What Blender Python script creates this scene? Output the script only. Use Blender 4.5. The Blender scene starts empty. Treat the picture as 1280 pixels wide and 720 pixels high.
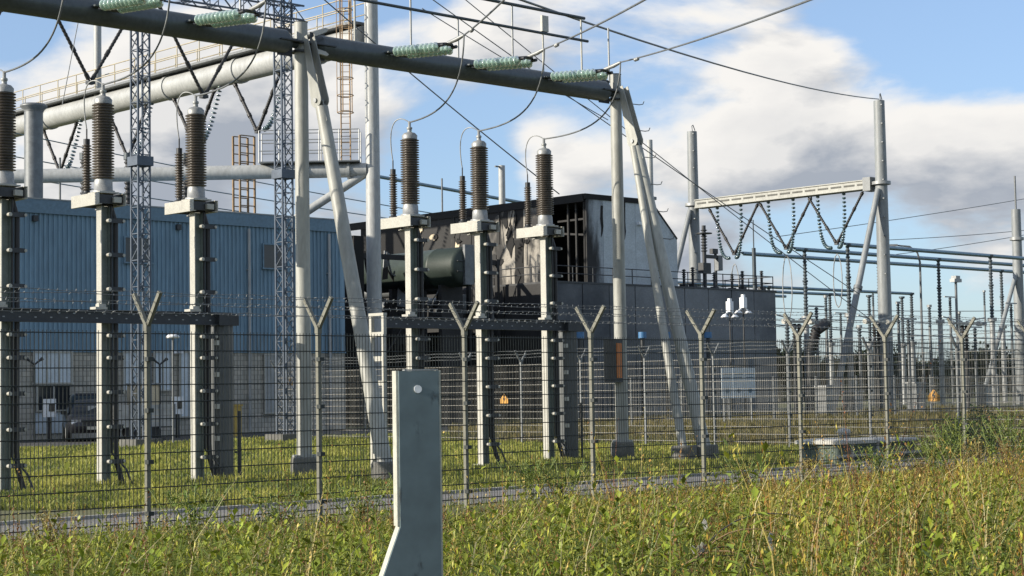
import bpy, math, random
import numpy as np
from mathutils import Vector, Matrix
random.seed(7); rng = np.random.default_rng(11)
S = bpy.context.scene
COL = S.collection
rad = math.radians

# ------------------------------------------------------------------ camera
F_PX, YAW, PITCH, ROLL, EYE = 2157.7, .8115, .0586, -.0159, 1.63
FW = np.array([math.cos(YAW)*math.cos(PITCH), math.sin(YAW)*math.cos(PITCH), math.sin(PITCH)])
_r = np.array([math.sin(YAW), -math.cos(YAW), 0.]); _u = np.cross(_r, FW)
RT = _r*math.cos(ROLL)+_u*math.sin(ROLL); UP = _u*math.cos(ROLL)-_r*math.sin(ROLL)
cam_data = bpy.data.cameras.new('camera'); cam = bpy.data.objects.new('camera', cam_data); COL.objects.link(cam)
cam.matrix_world = Matrix(((RT[0], UP[0], -FW[0], 0), (RT[1], UP[1], -FW[1], 0), (RT[2], UP[2], -FW[2], EYE), (0, 0, 0, 1)))
cam_data.sensor_width = 36; cam_data.lens = F_PX/1280*36
cam_data.clip_start = .1; cam_data.clip_end = 6000
S.camera = cam
ORG = np.array([0, 0, EYE])
def _pl(x, y, ax, v):          # a photo pixel met with the plane a thing stands on or in
    d = FW+(x-640)/F_PX*RT+(360-y)/F_PX*UP
    return ORG+d*((v-ORG[ax])/d[ax])
def on_x(x, y, v): return _pl(x, y, 0, v)
def on_y(x, y, v): return _pl(x, y, 1, v)
def on_z(x, y, v=0.): return _pl(x, y, 2, v)

# ------------------------------------------------------------------ sky and sun
SUN_EL = rad(21); SUN_DIR = np.array([-.91, .415, 0.]); SUN_DIR /= np.linalg.norm(SUN_DIR)
SUN_DIR = SUN_DIR*math.cos(SUN_EL)+np.array([0, 0, math.sin(SUN_EL)])
W = bpy.data.worlds.new('World'); S.world = W; W.use_nodes = True
nt = W.node_tree; N = nt.nodes; L = nt.links; N.clear()
def nd(t, **k):
    n = N.new(t)
    for a, b in k.items(): setattr(n, a, b)
    return n
out = nd('ShaderNodeOutputWorld'); bg = nd('ShaderNodeBackground'); L.new(bg.outputs[0], out.inputs[0])
sky = nd('ShaderNodeTexSky', sky_type='NISHITA'); sky.sun_disc = False
sky.sun_elevation = SUN_EL; sky.sun_rotation = math.atan2(SUN_DIR[0], SUN_DIR[1])
sky.air_density = 1.0; sky.dust_density = .7; sky.ozone_density = 2.0
bg.inputs[1].default_value = .074
tc = nd('ShaderNodeTexCoord')
def cloud_noise(off, scale=3.1, detail=9., rough=.56):
    m = nd('ShaderNodeMapping'); m.inputs['Scale'].default_value = (1, 1, 2.5); m.inputs['Location'].default_value = off
    L.new(tc.outputs['Generated'], m.inputs[0])
    n = nd('ShaderNodeTexNoise'); n.inputs['Scale'].default_value = scale; n.inputs['Detail'].default_value = detail; n.inputs['Roughness'].default_value = rough
    n.inputs['Distortion'].default_value = .15
    L.new(m.outputs[0], n.inputs[0]); return n.outputs[0]
CL_OFF = Vector((3.35, 1.7, .42))
def cloud_density(off):
    """fractal noise lifted where the photographed cloud banks stand and lowered in the blue gaps between them"""
    s = cloud_noise(off, 4.2, 10., .55)
    for px, py, r, amp in ((130, 100, 190, .24), (300, 110, 170, .18), (430, 160, 110, .12), (600, 40, 170, .10), (1060, 125, 150, .13), (870, 200, 130, .11), (1190, 200, 130, .10), (960, 170, 120, .06), (690, 205, 80, .10), (1240, 350, 80, .05),
                           (10, 10, 80, -.26), (1150, 10, 160, -.2), (590, 185, 75, -.10), (560, 230, 110, -.10), (1130, 330, 170, -.14), (900, 330, 120, -.1), (330, 240, 130, -.10), (850, 30, 70, .05), (520, 120, 60, -.04)):
        c = FW+(px-640)/F_PX*RT+(360-py)/F_PX*UP; c = c/np.linalg.norm(c)
        v = nd('ShaderNodeVectorMath', operation='DISTANCE'); L.new(tc.outputs['Generated'], v.inputs[0]); v.inputs[1].default_value = c+np.array(off-CL_OFF)*-1
        m = nd('ShaderNodeMapRange', interpolation_type='SMOOTHERSTEP'); L.new(v.outputs['Value'], m.inputs[0])
        m.inputs[1].default_value = 0; m.inputs[2].default_value = r*1.45/F_PX; m.inputs[3].default_value = amp; m.inputs[4].default_value = 0
        ad = nd('ShaderNodeMath', operation='ADD'); L.new(s, ad.inputs[0]); L.new(m.outputs[0], ad.inputs[1]); s = ad.outputs[0]
    return s
n1 = cloud_density(CL_OFF); n2 = cloud_density(CL_OFF+Vector((-.018, .008, .028)))
mask = nd('ShaderNodeMapRange', interpolation_type='SMOOTHSTEP'); L.new(n1, mask.inputs[0])
mask.inputs[1].default_value = .475; mask.inputs[2].default_value = .60
df = nd('ShaderNodeMath', operation='SUBTRACT'); L.new(n1, df.inputs[0]); L.new(n2, df.inputs[1])
sh0 = nd('ShaderNodeMapRange'); L.new(df.outputs[0], sh0.inputs[0]); sh0.inputs[1].default_value = -.075; sh0.inputs[2].default_value = .065
thick = nd('ShaderNodeMapRange'); L.new(n1, thick.inputs[0]); thick.inputs[1].default_value = .53; thick.inputs[2].default_value = .72; thick.inputs[3].default_value = .22; thick.inputs[4].default_value = -.26
sh = nd('ShaderNodeMath', operation='ADD', use_clamp=True); L.new(sh0.outputs[0], sh.inputs[0]); L.new(thick.outputs[0], sh.inputs[1])
cc = nd('ShaderNodeMix', data_type='RGBA'); L.new(sh.outputs[0], cc.inputs[0])
cc.inputs[6].default_value = (3.5, 3.85, 4.45, 1); cc.inputs[7].default_value = (8.3, 8.1, 7.8, 1)
boost = nd('ShaderNodeMix', data_type='RGBA', blend_type='MULTIPLY'); boost.inputs[0].default_value = 1
L.new(sky.outputs[0], boost.inputs[6]); boost.inputs[7].default_value = (1.12, 1.28, 1.62, 1)
pale = nd('ShaderNodeMix', data_type='RGBA'); pale.inputs[0].default_value = .30; L.new(boost.outputs[2], pale.inputs[6]); pale.inputs[7].default_value = (5.2, 6.6, 7.8, 1)
mx = nd('ShaderNodeMix', data_type='RGBA'); L.new(mask.outputs[0], mx.inputs[0]); L.new(pale.outputs[2], mx.inputs[6]); L.new(cc.outputs[2], mx.inputs[7])
L.new(mx.outputs[2], bg.inputs[0])
sd = bpy.data.lights.new('sun', 'SUN'); sd.energy = 5.0; sd.angle = rad(.5); sd.color = (1, .91, .77)
so = bpy.data.objects.new('sun', sd); COL.objects.link(so)
so.rotation_euler = Vector(SUN_DIR).to_track_quat('Z', 'Y').to_euler()
S.view_settings.view_transform = 'Standard'; S.view_settings.look = 'None'; S.view_settings.gamma = 1
S.view_settings.use_curve_mapping = False; S.view_settings.exposure = .62

# ------------------------------------------------------------------ materials
def mat(name, col, rough=.6, metal=0., var=.18, scale=2.5, bump=.0, bscale=30., col2=None, trans=0., spec=.5, streak=0.):
    m = bpy.data.materials.new(name); m.use_nodes = True; t = m.node_tree; n = t.nodes; l = t.links
    b = n['Principled BSDF']; b.inputs['Roughness'].default_value = rough; b.inputs['Metallic'].default_value = metal
    b.inputs['Specular IOR Level'].default_value = spec
    g = n.new('ShaderNodeNewGeometry')
    mp = n.new('ShaderNodeMapping'); l.new(g.outputs['Position'], mp.inputs[0])
    if streak: mp.inputs['Scale'].default_value = (1, 1, streak)
    nz = n.new('ShaderNodeTexNoise'); nz.inputs['Scale'].default_value = scale; nz.inputs['Detail'].default_value = 6; nz.inputs['Roughness'].default_value = .65
    l.new(mp.outputs[0], nz.inputs[0])
    rp = n.new('ShaderNodeMapRange'); rp.inputs[1].default_value = .3; rp.inputs[2].default_value = .7; l.new(nz.outputs[0], rp.inputs[0])
    mx = n.new('ShaderNodeMix'); mx.data_type = 'RGBA'; l.new(rp.outputs[0], mx.inputs[0])
    c2 = col2 or tuple(min(1, c*(1+var)) for c in col)
    c1 = col if col2 else tuple(c*(1-var) for c in col)
    mx.inputs[6].default_value = (*c1, 1); mx.inputs[7].default_value = (*c2, 1); nf = n.new('ShaderNodeTexNoise'); nf.inputs['Scale'].default_value = scale*11; nf.inputs['Detail'].default_value = 3; l.new(mp.outputs[0], nf.inputs[0])
    rf = n.new('ShaderNodeMapRange'); l.new(nf.outputs[0], rf.inputs[0]); rf.inputs[1].default_value = .3; rf.inputs[2].default_value = .7; rf.inputs[3].default_value = .84; rf.inputs[4].default_value = 1.1
    mm = n.new('ShaderNodeVectorMath'); mm.operation = 'MULTIPLY'; l.new(mx.outputs[2], mm.inputs[0]); l.new(rf.outputs[0], mm.inputs[1])
    l.new(mm.outputs[0], b.inputs['Base Color'])
    rr = n.new('ShaderNodeMapRange'); l.new(nz.outputs[0], rr.inputs[0]); rr.inputs[3].default_value = max(.02, rough-.12); rr.inputs[4].default_value = min(1, rough+.12)
    l.new(rr.outputs[0], b.inputs['Roughness'])
    if trans: b.inputs['Transmission Weight'].default_value = trans
    if bump:
        bn = n.new('ShaderNodeTexNoise'); bn.inputs['Scale'].default_value = bscale; bn.inputs['Detail'].default_value = 4; l.new(g.outputs['Position'], bn.inputs[0])
        bp = n.new('ShaderNodeBump'); bp.inputs['Strength'].default_value = bump; bp.inputs['Distance'].default_value = .03
        l.new(bn.outputs[0], bp.inputs['Height']); l.new(bp.outputs[0], b.inputs['Normal'])
    return m
def leaf_mat(name, tl=.35, rough=.6):
    m = bpy.data.materials.new(name); m.use_nodes = True; t = m.node_tree; n = t.nodes; l = t.links
    b = n['Principled BSDF']; b.inputs['Roughness'].default_value = rough; b.inputs['Specular IOR Level'].default_value = .3
    a = n.new('ShaderNodeAttribute'); a.attribute_name = 'Col'; l.new(a.outputs[0], b.inputs['Base Color'])
    tr = n.new('ShaderNodeBsdfTranslucent'); l.new(a.outputs[0], tr.inputs[0])
    ms = n.new('ShaderNodeMixShader'); ms.inputs[0].default_value = tl
    l.new(b.outputs[0], ms.inputs[1]); l.new(tr.outputs[0], ms.inputs[2]); l.new(ms.outputs[0], n['Material Output'].inputs[0])
    return m
def soot_mat(name, col, soot=(.012, .012, .012), lo=.45, hi=.6, scale=.5, zs=.35, rough=.75, bump=.3):
    m = mat(name, col, rough, var=.12, scale=1.5); t = m.node_tree; n = t.nodes; l = t.links; b = n['Principled BSDF']
    src = b.inputs['Base Color'].links[0].from_socket
    g = n.new('ShaderNodeNewGeometry'); mp = n.new('ShaderNodeMapping'); mp.inputs['Scale'].default_value = (1, 1, zs); l.new(g.outputs['Position'], mp.inputs[0])
    nz = n.new('ShaderNodeTexNoise'); nz.inputs['Scale'].default_value = scale; nz.inputs['Detail'].default_value = 8; nz.inputs['Roughness'].default_value = .6; l.new(mp.outputs[0], nz.inputs[0])
    r = n.new('ShaderNodeMapRange'); r.interpolation_type = 'SMOOTHSTEP'; r.inputs[1].default_value = lo; r.inputs[2].default_value = hi; l.new(nz.outputs[0], r.inputs[0])
    mx = n.new('ShaderNodeMix'); mx.data_type = 'RGBA'; l.new(r.outputs[0], mx.inputs[0]); l.new(src, mx.inputs[6]); mx.inputs[7].default_value = (*soot, 1)
    l.new(mx.outputs[2], b.inputs['Base Color'])
    return m
def brick_mat(name):
    m = mat(name, (.3, .29, .25), .85); t = m.node_tree; n = t.nodes; l = t.links; b = n['Principled BSDF']
    g = n.new('ShaderNodeNewGeometry'); sp = n.new('ShaderNodeSeparateXYZ'); l.new(g.outputs['Position'], sp.inputs[0])
    cb = n.new('ShaderNodeCombineXYZ'); l.new(sp.outputs[0], cb.inputs[0]); l.new(sp.outputs[2], cb.inputs[1])
    k = n.new('ShaderNodeTexBrick'); k.inputs['Scale'].default_value = 1; k.inputs['Brick Width'].default_value = .4; k.inputs['Row Height'].default_value = .2
    k.inputs['Mortar Size'].default_value = .012; k.inputs['Color1'].default_value = (.33, .32, .28, 1); k.inputs['Color2'].default_value = (.44, .41, .35, 1); k.inputs['Mortar'].default_value = (.2, .19, .17, 1)
    l.new(cb.outputs[0], k.inputs[0]); l.new(k.outputs[0], b.inputs['Base Color'])
    bp = n.new('ShaderNodeBump'); bp.inputs['Strength'].default_value = .8; bp.inputs['Distance'].default_value = .02; bp.invert = True
    l.new(k.outputs[1], bp.inputs['Height']); l.new(bp.outputs[0], b.inputs['Normal'])
    return m
STEEL = mat('painted_steel_cream', (.285, .29, .265), .5, .0, .22, 1.3, streak=.25)
GALV = mat('galvanised_steel', (.28, .29, .29), .5, .35, .2, 4)
GALV_D = mat('weathered_galvanised', (.14, .15, .155), .5, .3, .25, 4)
PIPE_G = mat('far_column_grey', (.20, .215, .22), .5, 0, .2, .8, streak=.25)
BEAM = mat('beam_shaded_steel', (.068, .082, .092), .42, .2, .18, 1.5, streak=.5)  # tone darkened so that the beam's shade sits in its colour
WEBM = mat('post_web_shaded_grey', (.17, .20, .18), .5, 0, .2, 3)  # shade on the web and far flange is put into this darker tone
WHITE_S = mat('white_steel', (.37, .365, .325), .45, 0, .1, 3)
PIPE = mat('pale_grey_paint', (.34, .35, .345), .45, 0, .1, .8, streak=.3)
BLACK = mat('black_rubber', (.012, .012, .013), .55, 0, .3)
DUCTM = mat('dark_duct', (.075, .082, .085), .5, .1, .25, 3, streak=.2)
DARK = mat('dark_steel', (.035, .038, .042), .5, .2, .3)
BROWN = mat('brown_porcelain', (.042, .036, .031), .35, 0, .25, 6, col2=(.092, .079, .066))
COMPO = mat('grey_polymer', (.10, .105, .11), .5, 0, .2)
GLASS_G = mat('green_insulator_glass', (.40, .55, .45), .05, 0, .15, trans=.45, spec=1.)
DISC_BLUE = mat('blue_grey_glass', (.05, .09, .10), .15, 0, .2, trans=.2)
FENCE = mat('fence_dark_green', (.016, .022, .021), .5, .1, .2)
POST_M = mat('fence_post_galvanised', (.135, .135, .108), .55, .15, .2, 5)
RAIL_L = mat('fence_light_rods', (.34, .33, .30), .5, .25, .2)
CONC = mat('concrete', (.36, .35, .32), .85, 0, .25, 3, bump=.4, bscale=14)
CONC_D = mat('concrete_footing', (.11, .11, .10), .9, 0, .3, 3, bump=.4)
ASPH = mat('asphalt_path', (.12, .118, .115), .9, 0, .2, .9, bump=.6, bscale=40, col2=(.25, .24, .225))
YARD = mat('asphalt_yard', (.05, .05, .05), .9, 0, .25, 1)
BLUE = mat('blue_cladding', (.15, .245, .325), .5, .1, .22, .7, streak=.15)
BLUE_D = mat('blue_trim', (.115, .19, .255), .5, .1, .1, .7)
BRICK = brick_mat('concrete_block')
GLASS = mat('window_glass', (.02, .025, .03), .08, 0, .2)
WHITE = mat('white_panel', (.5, .56, .6), .5, 0, .1)
SIGNY = mat('sign_orange_yellow', (.42, .21, .03), .5, 0, .15)
YELLOW = mat('yellow_paint', (.45, .3, .05), .5, 0, .15)
ORANGE = mat('orange_paint', (.5, .16, .03), .5, 0, .15)
RUST = mat('rust_yellow_steel', (.22, .145, .075), .7, 0, .35, 3)
BUS = mat('aluminium_bus_tube', (.17, .25, .30), .35, .5, .15)
BUSD = mat('dark_bus_steel', (.06, .075, .085), .5, .3, .2)
MASTM = mat('mast_blue_grey', (.075, .095, .125), .5, .3, .2)
SOOT = soot_mat('sooty_wall', (.14, .13, .115), lo=.28, hi=.46, scale=.9)
SOOT_P = soot_mat('scorched_pale_panel', (.42, .47, .50), lo=.56, hi=.66, scale=.42, zs=.3)
SOOT_F = soot_mat('front_panel_smoke_stained', (.33, .37, .40), lo=.34, hi=.56, scale=.7, zs=.22)
SOOT_L = soot_mat('smoke_stained_lower_wall', (.17, .185, .20), lo=.42, hi=.72, scale=.11, zs=1.2, soot=(.03, .036, .045))
CHAR = mat('charred_black', (.010, .010, .010), .9, 0, .4, 2)
CHAR_G = mat('charred_grey', (.02, .02, .02), .8, 0, .5, 1.2)
TANK = mat('tank_green', (.028, .04, .033), .5, .1, .25, .9)
LAMP_W = mat('white_lamp_housing', (.7, .72, .74), .4, 0, .08)
CARP = mat('car_paint_dark', (.02, .022, .028), .2, .3, .1)
EDGEZ = mat('sunlit_zinc_edge', (.42, .42, .36), .5, 0, .2, 20)  # sunlight on the post's edges is put into this pale tone
WOOD = mat('grey_planks', (.38, .38, .36), .8, 0, .25, 3)
BEIGE = mat('beige_cabinet', (.5, .42, .29), .6, 0, .12)
ZINC = soot_mat('zinc_post', (.105, .145, .16), soot=(.035, .045, .05), lo=.58, hi=.68, scale=14, zs=.45, rough=.5)
LEAF = leaf_mat('weed_leaves', .15, .5); GRASSM = leaf_mat('grass_blades', .4, .6); HEDGEM = leaf_mat('hedge_leaves', .2, .7)

# ------------------------------------------------------------------ mesh builder
WL = {}
class MB:
    def __init__(s): s.v = []; s.f = []; s.sm = []
    def _add(s, vs, fs, smooth=False):
        o = len(s.v); s.v += [tuple(map(float, p)) for p in vs]
        for q in fs: s.f.append(tuple(i+o for i in q)); s.sm.append(smooth)
        return s
    def box(s, c, d, rz=0., M=None):
        x, y, z = d[0]/2, d[1]/2, d[2]/2
        vs = [(-x,-y,-z),(x,-y,-z),(x,y,-z),(-x,y,-z),(-x,-y,z),(x,-y,z),(x,y,z),(-x,y,z)]
        ca, sa = math.cos(rz), math.sin(rz)
        vs = [(c[0]+a*ca-b*sa, c[1]+a*sa+b*ca, c[2]+e) for a, b, e in vs]
        return s._add(vs, [(0,3,2,1),(4,5,6,7),(0,1,5,4),(1,2,6,5),(2,3,7,6),(3,0,4,7)])
    def b2(s, x0, x1, y0, y1, z0, z1):
        return s.box(((x0+x1)/2, (y0+y1)/2, (z0+z1)/2), (abs(x1-x0), abs(y1-y0), abs(z1-z0)))
    @staticmethod
    def frame(d):
        d = Vector(d).normalized(); a = Vector((0,0,1)) if abs(d.z) < .95 else Vector((1,0,0))
        e1 = d.cross(a).normalized(); return d, e1, d.cross(e1)
    def cyl(s, p, q, r1, r2=None, n=10, caps=True):
        r2 = r1 if r2 is None else r2; p = Vector(p); q = Vector(q); d, a, b = s.frame(q-p)
        A = [p+(a*math.cos(t)+b*math.sin(t))*r1 for t in [2*math.pi*i/n for i in range(n)]]
        B = [q+(a*math.cos(t)+b*math.sin(t))*r2 for t in [2*math.pi*i/n for i in range(n)]]
        s._add(A+B, [(i, n+i, n+(i+1) % n, (i+1) % n) for i in range(n)], n > 5)
        if caps: s._add(A, [tuple(range(n))]); s._add(B, [tuple(range(n-1, -1, -1))])
        return s
    def bar(s, p, q, w, h=None, up=(0,0,1)):
        h = h or w; p = Vector(p); q = Vector(q); d = (q-p).normalized(); u = Vector(up)
        if abs(d.dot(u)) > .98: u = Vector((1,0,0))
        a = d.cross(u).normalized()*w/2; b = a.cross(d).normalized()*h/2
        vs = [p-a-b, p+a-b, p+a+b, p-a+b, q-a-b, q+a-b, q+a+b, q-a+b]
        return s._add(vs, [(0,1,2,3),(7,6,5,4),(0,4,5,1),(1,5,6,2),(2,6,7,3),(3,7,4,0)])
    def tube(s, pts, r, n=6):
        pts = [Vector(p) for p in pts]; rings = []
        for i, p in enumerate(pts):
            d = pts[min(i+1, len(pts)-1)]-pts[max(i-1, 0)]
            _, a, b = s.frame(d)
            if rings and a.dot(la) < 0: a, b = -a, -b
            la = a
            rr = r[i] if hasattr(r, '__len__') else r
            rings.append([p+(a*math.cos(2*math.pi*k/n)+b*math.sin(2*math.pi*k/n))*rr for k in range(n)])
        vs = sum(rings, []); fs = []
        for i in range(len(pts)-1):
            for k in range(n): fs.append((i*n+k, i*n+(k+1) % n, (i+1)*n+(k+1) % n, (i+1)*n+k))
        s._add(vs, fs, True); s._add(rings[0], [tuple(range(n-1, -1, -1))]); s._add(rings[-1], [tuple(range(n))])
        return s
    def lathe(s, prof, p=(0,0,0), d=(0,0,1), n=14):
        p = Vector(p); d, a, b = s.frame(d); vs = []
        for r, h in prof: vs += [p+d*h+(a*math.cos(2*math.pi*k/n)+b*math.sin(2*math.pi*k/n))*r for k in range(n)]
        fs = []
        for i in range(len(prof)-1):
            for k in range(n): fs.append((i*n+(k+1) % n, i*n+k, (i+1)*n+k, (i+1)*n+(k+1) % n))
        return s._add(vs, fs, True)
    def prism(s, poly, o, ux, uy, th):         # flat polygon extruded by th along its normal
        ux = Vector(ux); uy = Vector(uy); nrm = ux.cross(uy).normalized()*th; o = Vector(o); n = len(poly)
        A = [o+ux*a+uy*b for a, b in poly]; B = [q+nrm for q in A]
        return s._add(A+B, [tuple(range(n-1, -1, -1)), tuple(range(n, 2*n))]+[(i, (i+1) % n, n+(i+1) % n, n+i) for i in range(n)])
    def build(s, name, m, parent=None, label=None, loc=None):
        if loc is None:
            if parent is not None: loc = WL[parent]
            else:
                a = np.array(s.v); loc = Vector(((a[:,0].min()+a[:,0].max())/2, (a[:,1].min()+a[:,1].max())/2, a[:,2].min()))
        loc = Vector(loc)
        me = bpy.data.meshes.new(name); me.from_pydata([tuple(Vector(p)-loc) for p in s.v], [], s.f)
        me.polygons.foreach_set('use_smooth', s.sm); me.materials.append(m); me.update()
        o = bpy.data.objects.new(name, me); COL.objects.link(o); WL[o] = loc
        if parent is not None: o.parent = parent
        else: o.location = loc
        if label: o['label'] = label
        return o
def tag(o, label, cat, group=None):
    o['label'] = label; o['category'] = cat
    if group: o['group'] = group
    return o
def thing(name, label, cat, loc, group=None):
    o = bpy.data.objects.new(name, None); COL.objects.link(o); o.location = loc; o.empty_display_size = .2; WL[o] = Vector(loc)
    return tag(o, label, cat, group)
def top(name, mb, m, label, cat, group=None): return tag(mb.build(name, m), label, cat, group)
def struct(name, mb, m, kind='structure'):
    o = mb.build(name, m); o['kind'] = kind; return o
def dup(root, loc, label=None, group=None):
    r = root.copy(); COL.objects.link(r); r.location = loc; WL[r] = Vector(loc)
    if label: r['label'] = label
    if group: r['group'] = group
    for ch in root.children:
        c = ch.copy(); COL.objects.link(c); c.parent = r; WL[c] = WL[r]
        for g in ch.children:
            d = g.copy(); COL.objects.link(d); d.parent = c
    return r
def sag(p, q, drop, n=12):
    p = Vector(p); q = Vector(q)
    return [p.lerp(q, i/n)-Vector((0, 0, 4*drop*(i/n)*(1-i/n))) for i in range(n+1)]
def bez(*P, n=14):
    P = [Vector(p) for p in P]; o = []
    for i in range(n+1):
        t = i/n; Q = P[:]
        while len(Q) > 1: Q = [a.lerp(b, t) for a, b in zip(Q, Q[1:])]
        o.append(Q[0])
    return o
def shed_profile(r0, r1, h, n):
    p = [(r0, 0)]
    for i in range(n):
        z = h*i/n; e = h/n
        p += [(r0, z+.15*e), (r1, z+.45*e), (r1*.97, z+.62*e), (r0, z+.78*e)]
    return p+[(r0, h)]
# ------------------------------------------------------------------ ground and path
def sheet(name, x0, x1, y0, y1, z, m, kind='structure', n=1):
    mb = MB(); mb._add([(x0,y0,z),(x1,y0,z),(x1,y1,z),(x0,y1,z)], [(0,1,2,3)]); return struct(name, mb, m, kind)
GROUND = mat('meadow_ground', (.075, .085, .03), .95, 0, .2, .35, bump=.6, bscale=6, col2=(.13, .125, .05))
sheet('ground', -600, 2600, -600, 2600, 0, GROUND)
PATH_Y0, PATH_Y1 = 18.35, 20.45
sheet('path', -40, 90, PATH_Y0, PATH_Y1, .012, ASPH)
sheet('yard_paving', -10, 62, 50.5, 59.97, .008, YARD)
mb = MB()
for x in np.arange(-20, 60, 1.0): mb.box((x+.5, PATH_Y1+.05, .02), (.985, .09, .07))
struct('path_edging', mb, CONC)

# ------------------------------------------------------------------ fences
POST_H = 2.46
def fence_post(parent, p, along, mpost, arm=.46):
    ax = Vector(along); nx = Vector((-ax.y, ax.x, 0)); p = Vector(p)
    mb = MB(); mb.box((p.x, p.y, POST_H/2), (.052, .052, POST_H)); mb.box((p.x, p.y, POST_H-.03), (.065, .065, .1))
    post = mb.build('post', mpost, parent)
    # the arms open at right angles to the fence run
    a = MB()
    for s in (-1, 1): a.bar(p+Vector((0,0,POST_H-.03)), p+nx*s*arm*.62+Vector((0,0,POST_H+arm*.8)), .042, .05)
    a.build('arm', mpost, post)
    for z in (.25, .85, 1.45, 2.05): MB().box((p.x-nx.x*.04, p.y-nx.y*.04, z), (.075, .075, .05)).build('clamp', FENCE, post)
def fence_panel(parent, p, q, m, vs=.05, rv=.005, rh=.0062, top_z=2.38, bot=.06):
    p = Vector(p); q = Vector(q); d = (q-p); Ln = d.length; d.normalize(); nx = Vector((-d.y, d.x, 0))
    mb = MB(); n = int(Ln/vs)
    for i in range(1, n):
        c = p+d*(i*vs); mb.cyl((c.x, c.y, bot), (c.x, c.y, top_z), rv, n=4, caps=False)
    z = top_z-.03
    while z > bot:
        for s in (-1, 1):
            o = nx*s*(rv+rh); mb.cyl(p+o+Vector((0,0,z)), q+o+Vector((0,0,z)), rh, n=4, caps=False)
        z -= .2
    return mb.build('mesh_panel', m, parent)
def barbed(parent, p, q, npost, m, arm=.46):
    p = Vector(p); q = Vector(q); d = (q-p).normalized(); nx = Vector((-d.y, d.x, 0)); Ln = (q-p).length
    for s in (-1, 1):
        for k in (.42, .7, .97):
            off = nx*s*arm*.62*k+Vector((0,0,POST_H-.03+(arm*.8+.03)*k)); mb = MB(); pts = []
            ns = int(Ln/.42)
            for i in range(ns+1): pts.append(p+d*(Ln*i/ns)+off+Vector((0,0,.012*math.sin(i*1.7+s))))
            mb.tube(pts, .0038, 4)
            for i in range(int(Ln/.115)):
                c = p+d*(i*.115+.03)+off; a = random.uniform(0, 3.1); e = (nx*math.cos(a)+Vector((0,0,1))*math.sin(a))*.015
                mb.bar(c-e, c+e+d*.012, .006)
            mb.build('barbed_wire', m, parent)
FY, FX0 = 17.65, 10.836
f1 = thing('security_fence', 'dark wire mesh security fence with forked barbed wire posts along the path', 'fence', (FX0, FY, 0))
xs = [FX0+2.5*k for k in range(-1, 9)]
F2X, F2Y0 = 35.96, 22.55
xs = [x for x in xs if x < F2X-.5]
for i, x in enumerate(xs): fence_post(f1, (x, FY, 0), (1,0,0), POST_M)
for a, b in zip(xs, xs[1:]+[F2X]): fence_panel(f1, (a+.03, FY-.045, 0), (b-.03, FY-.045, 0), FENCE)
barbed(f1, (xs[0], FY, 0), (F2X, FY, 0), 0, GALV_D)
f2 = thing('cross_fence', 'galvanised mesh fence with forked posts leading from the path towards the burnt hall', 'fence', (F2X, F2Y0, 0))
ys = [F2Y0-2.5*2+.1]+[F2Y0-2.5+2.5*k for k in range(0, 13)]
for y in ys: fence_post(f2, (F2X, y, 0), (0,1,0), GALV_D, .4)
for a, b in zip(ys, ys[1:]): fence_panel(f2, (F2X-.045, a+.03, 0), (F2X-.045, b-.03, 0), RAIL_L, .06, .0028, .0075)
barbed(f2, (F2X, ys[0], 0), (F2X, ys[-1], 0), 0, GALV_D, .4)
# far boundary fence of the switchyard with bright rails
f3 = thing('yard_fence', 'low far mesh fence with horizontal rails in front of the burnt hall', 'fence', (30, 54, 0))
for i in range(17):
    x = 50+i*3.0
    mb = MB(); mb.box((x, 46, 1.0), (.07, .07, 2.0)); mb.build('post', GALV_D, f3)
for i in range(16):
    x = 50+i*3.0; mb = MB()
    for z in np.arange(.15, 1.95, .24): mb.cyl((x+.04, 46, z), (x+2.96, 46, z), .012, n=4, caps=False)
    for k in range(1, 20): mb.cyl((x+k*.15, 46, .1), (x+k*.15, 46, 1.95), .006, n=3, caps=False)
    mb.build('rail_panel', RAIL_L, f3)

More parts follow.
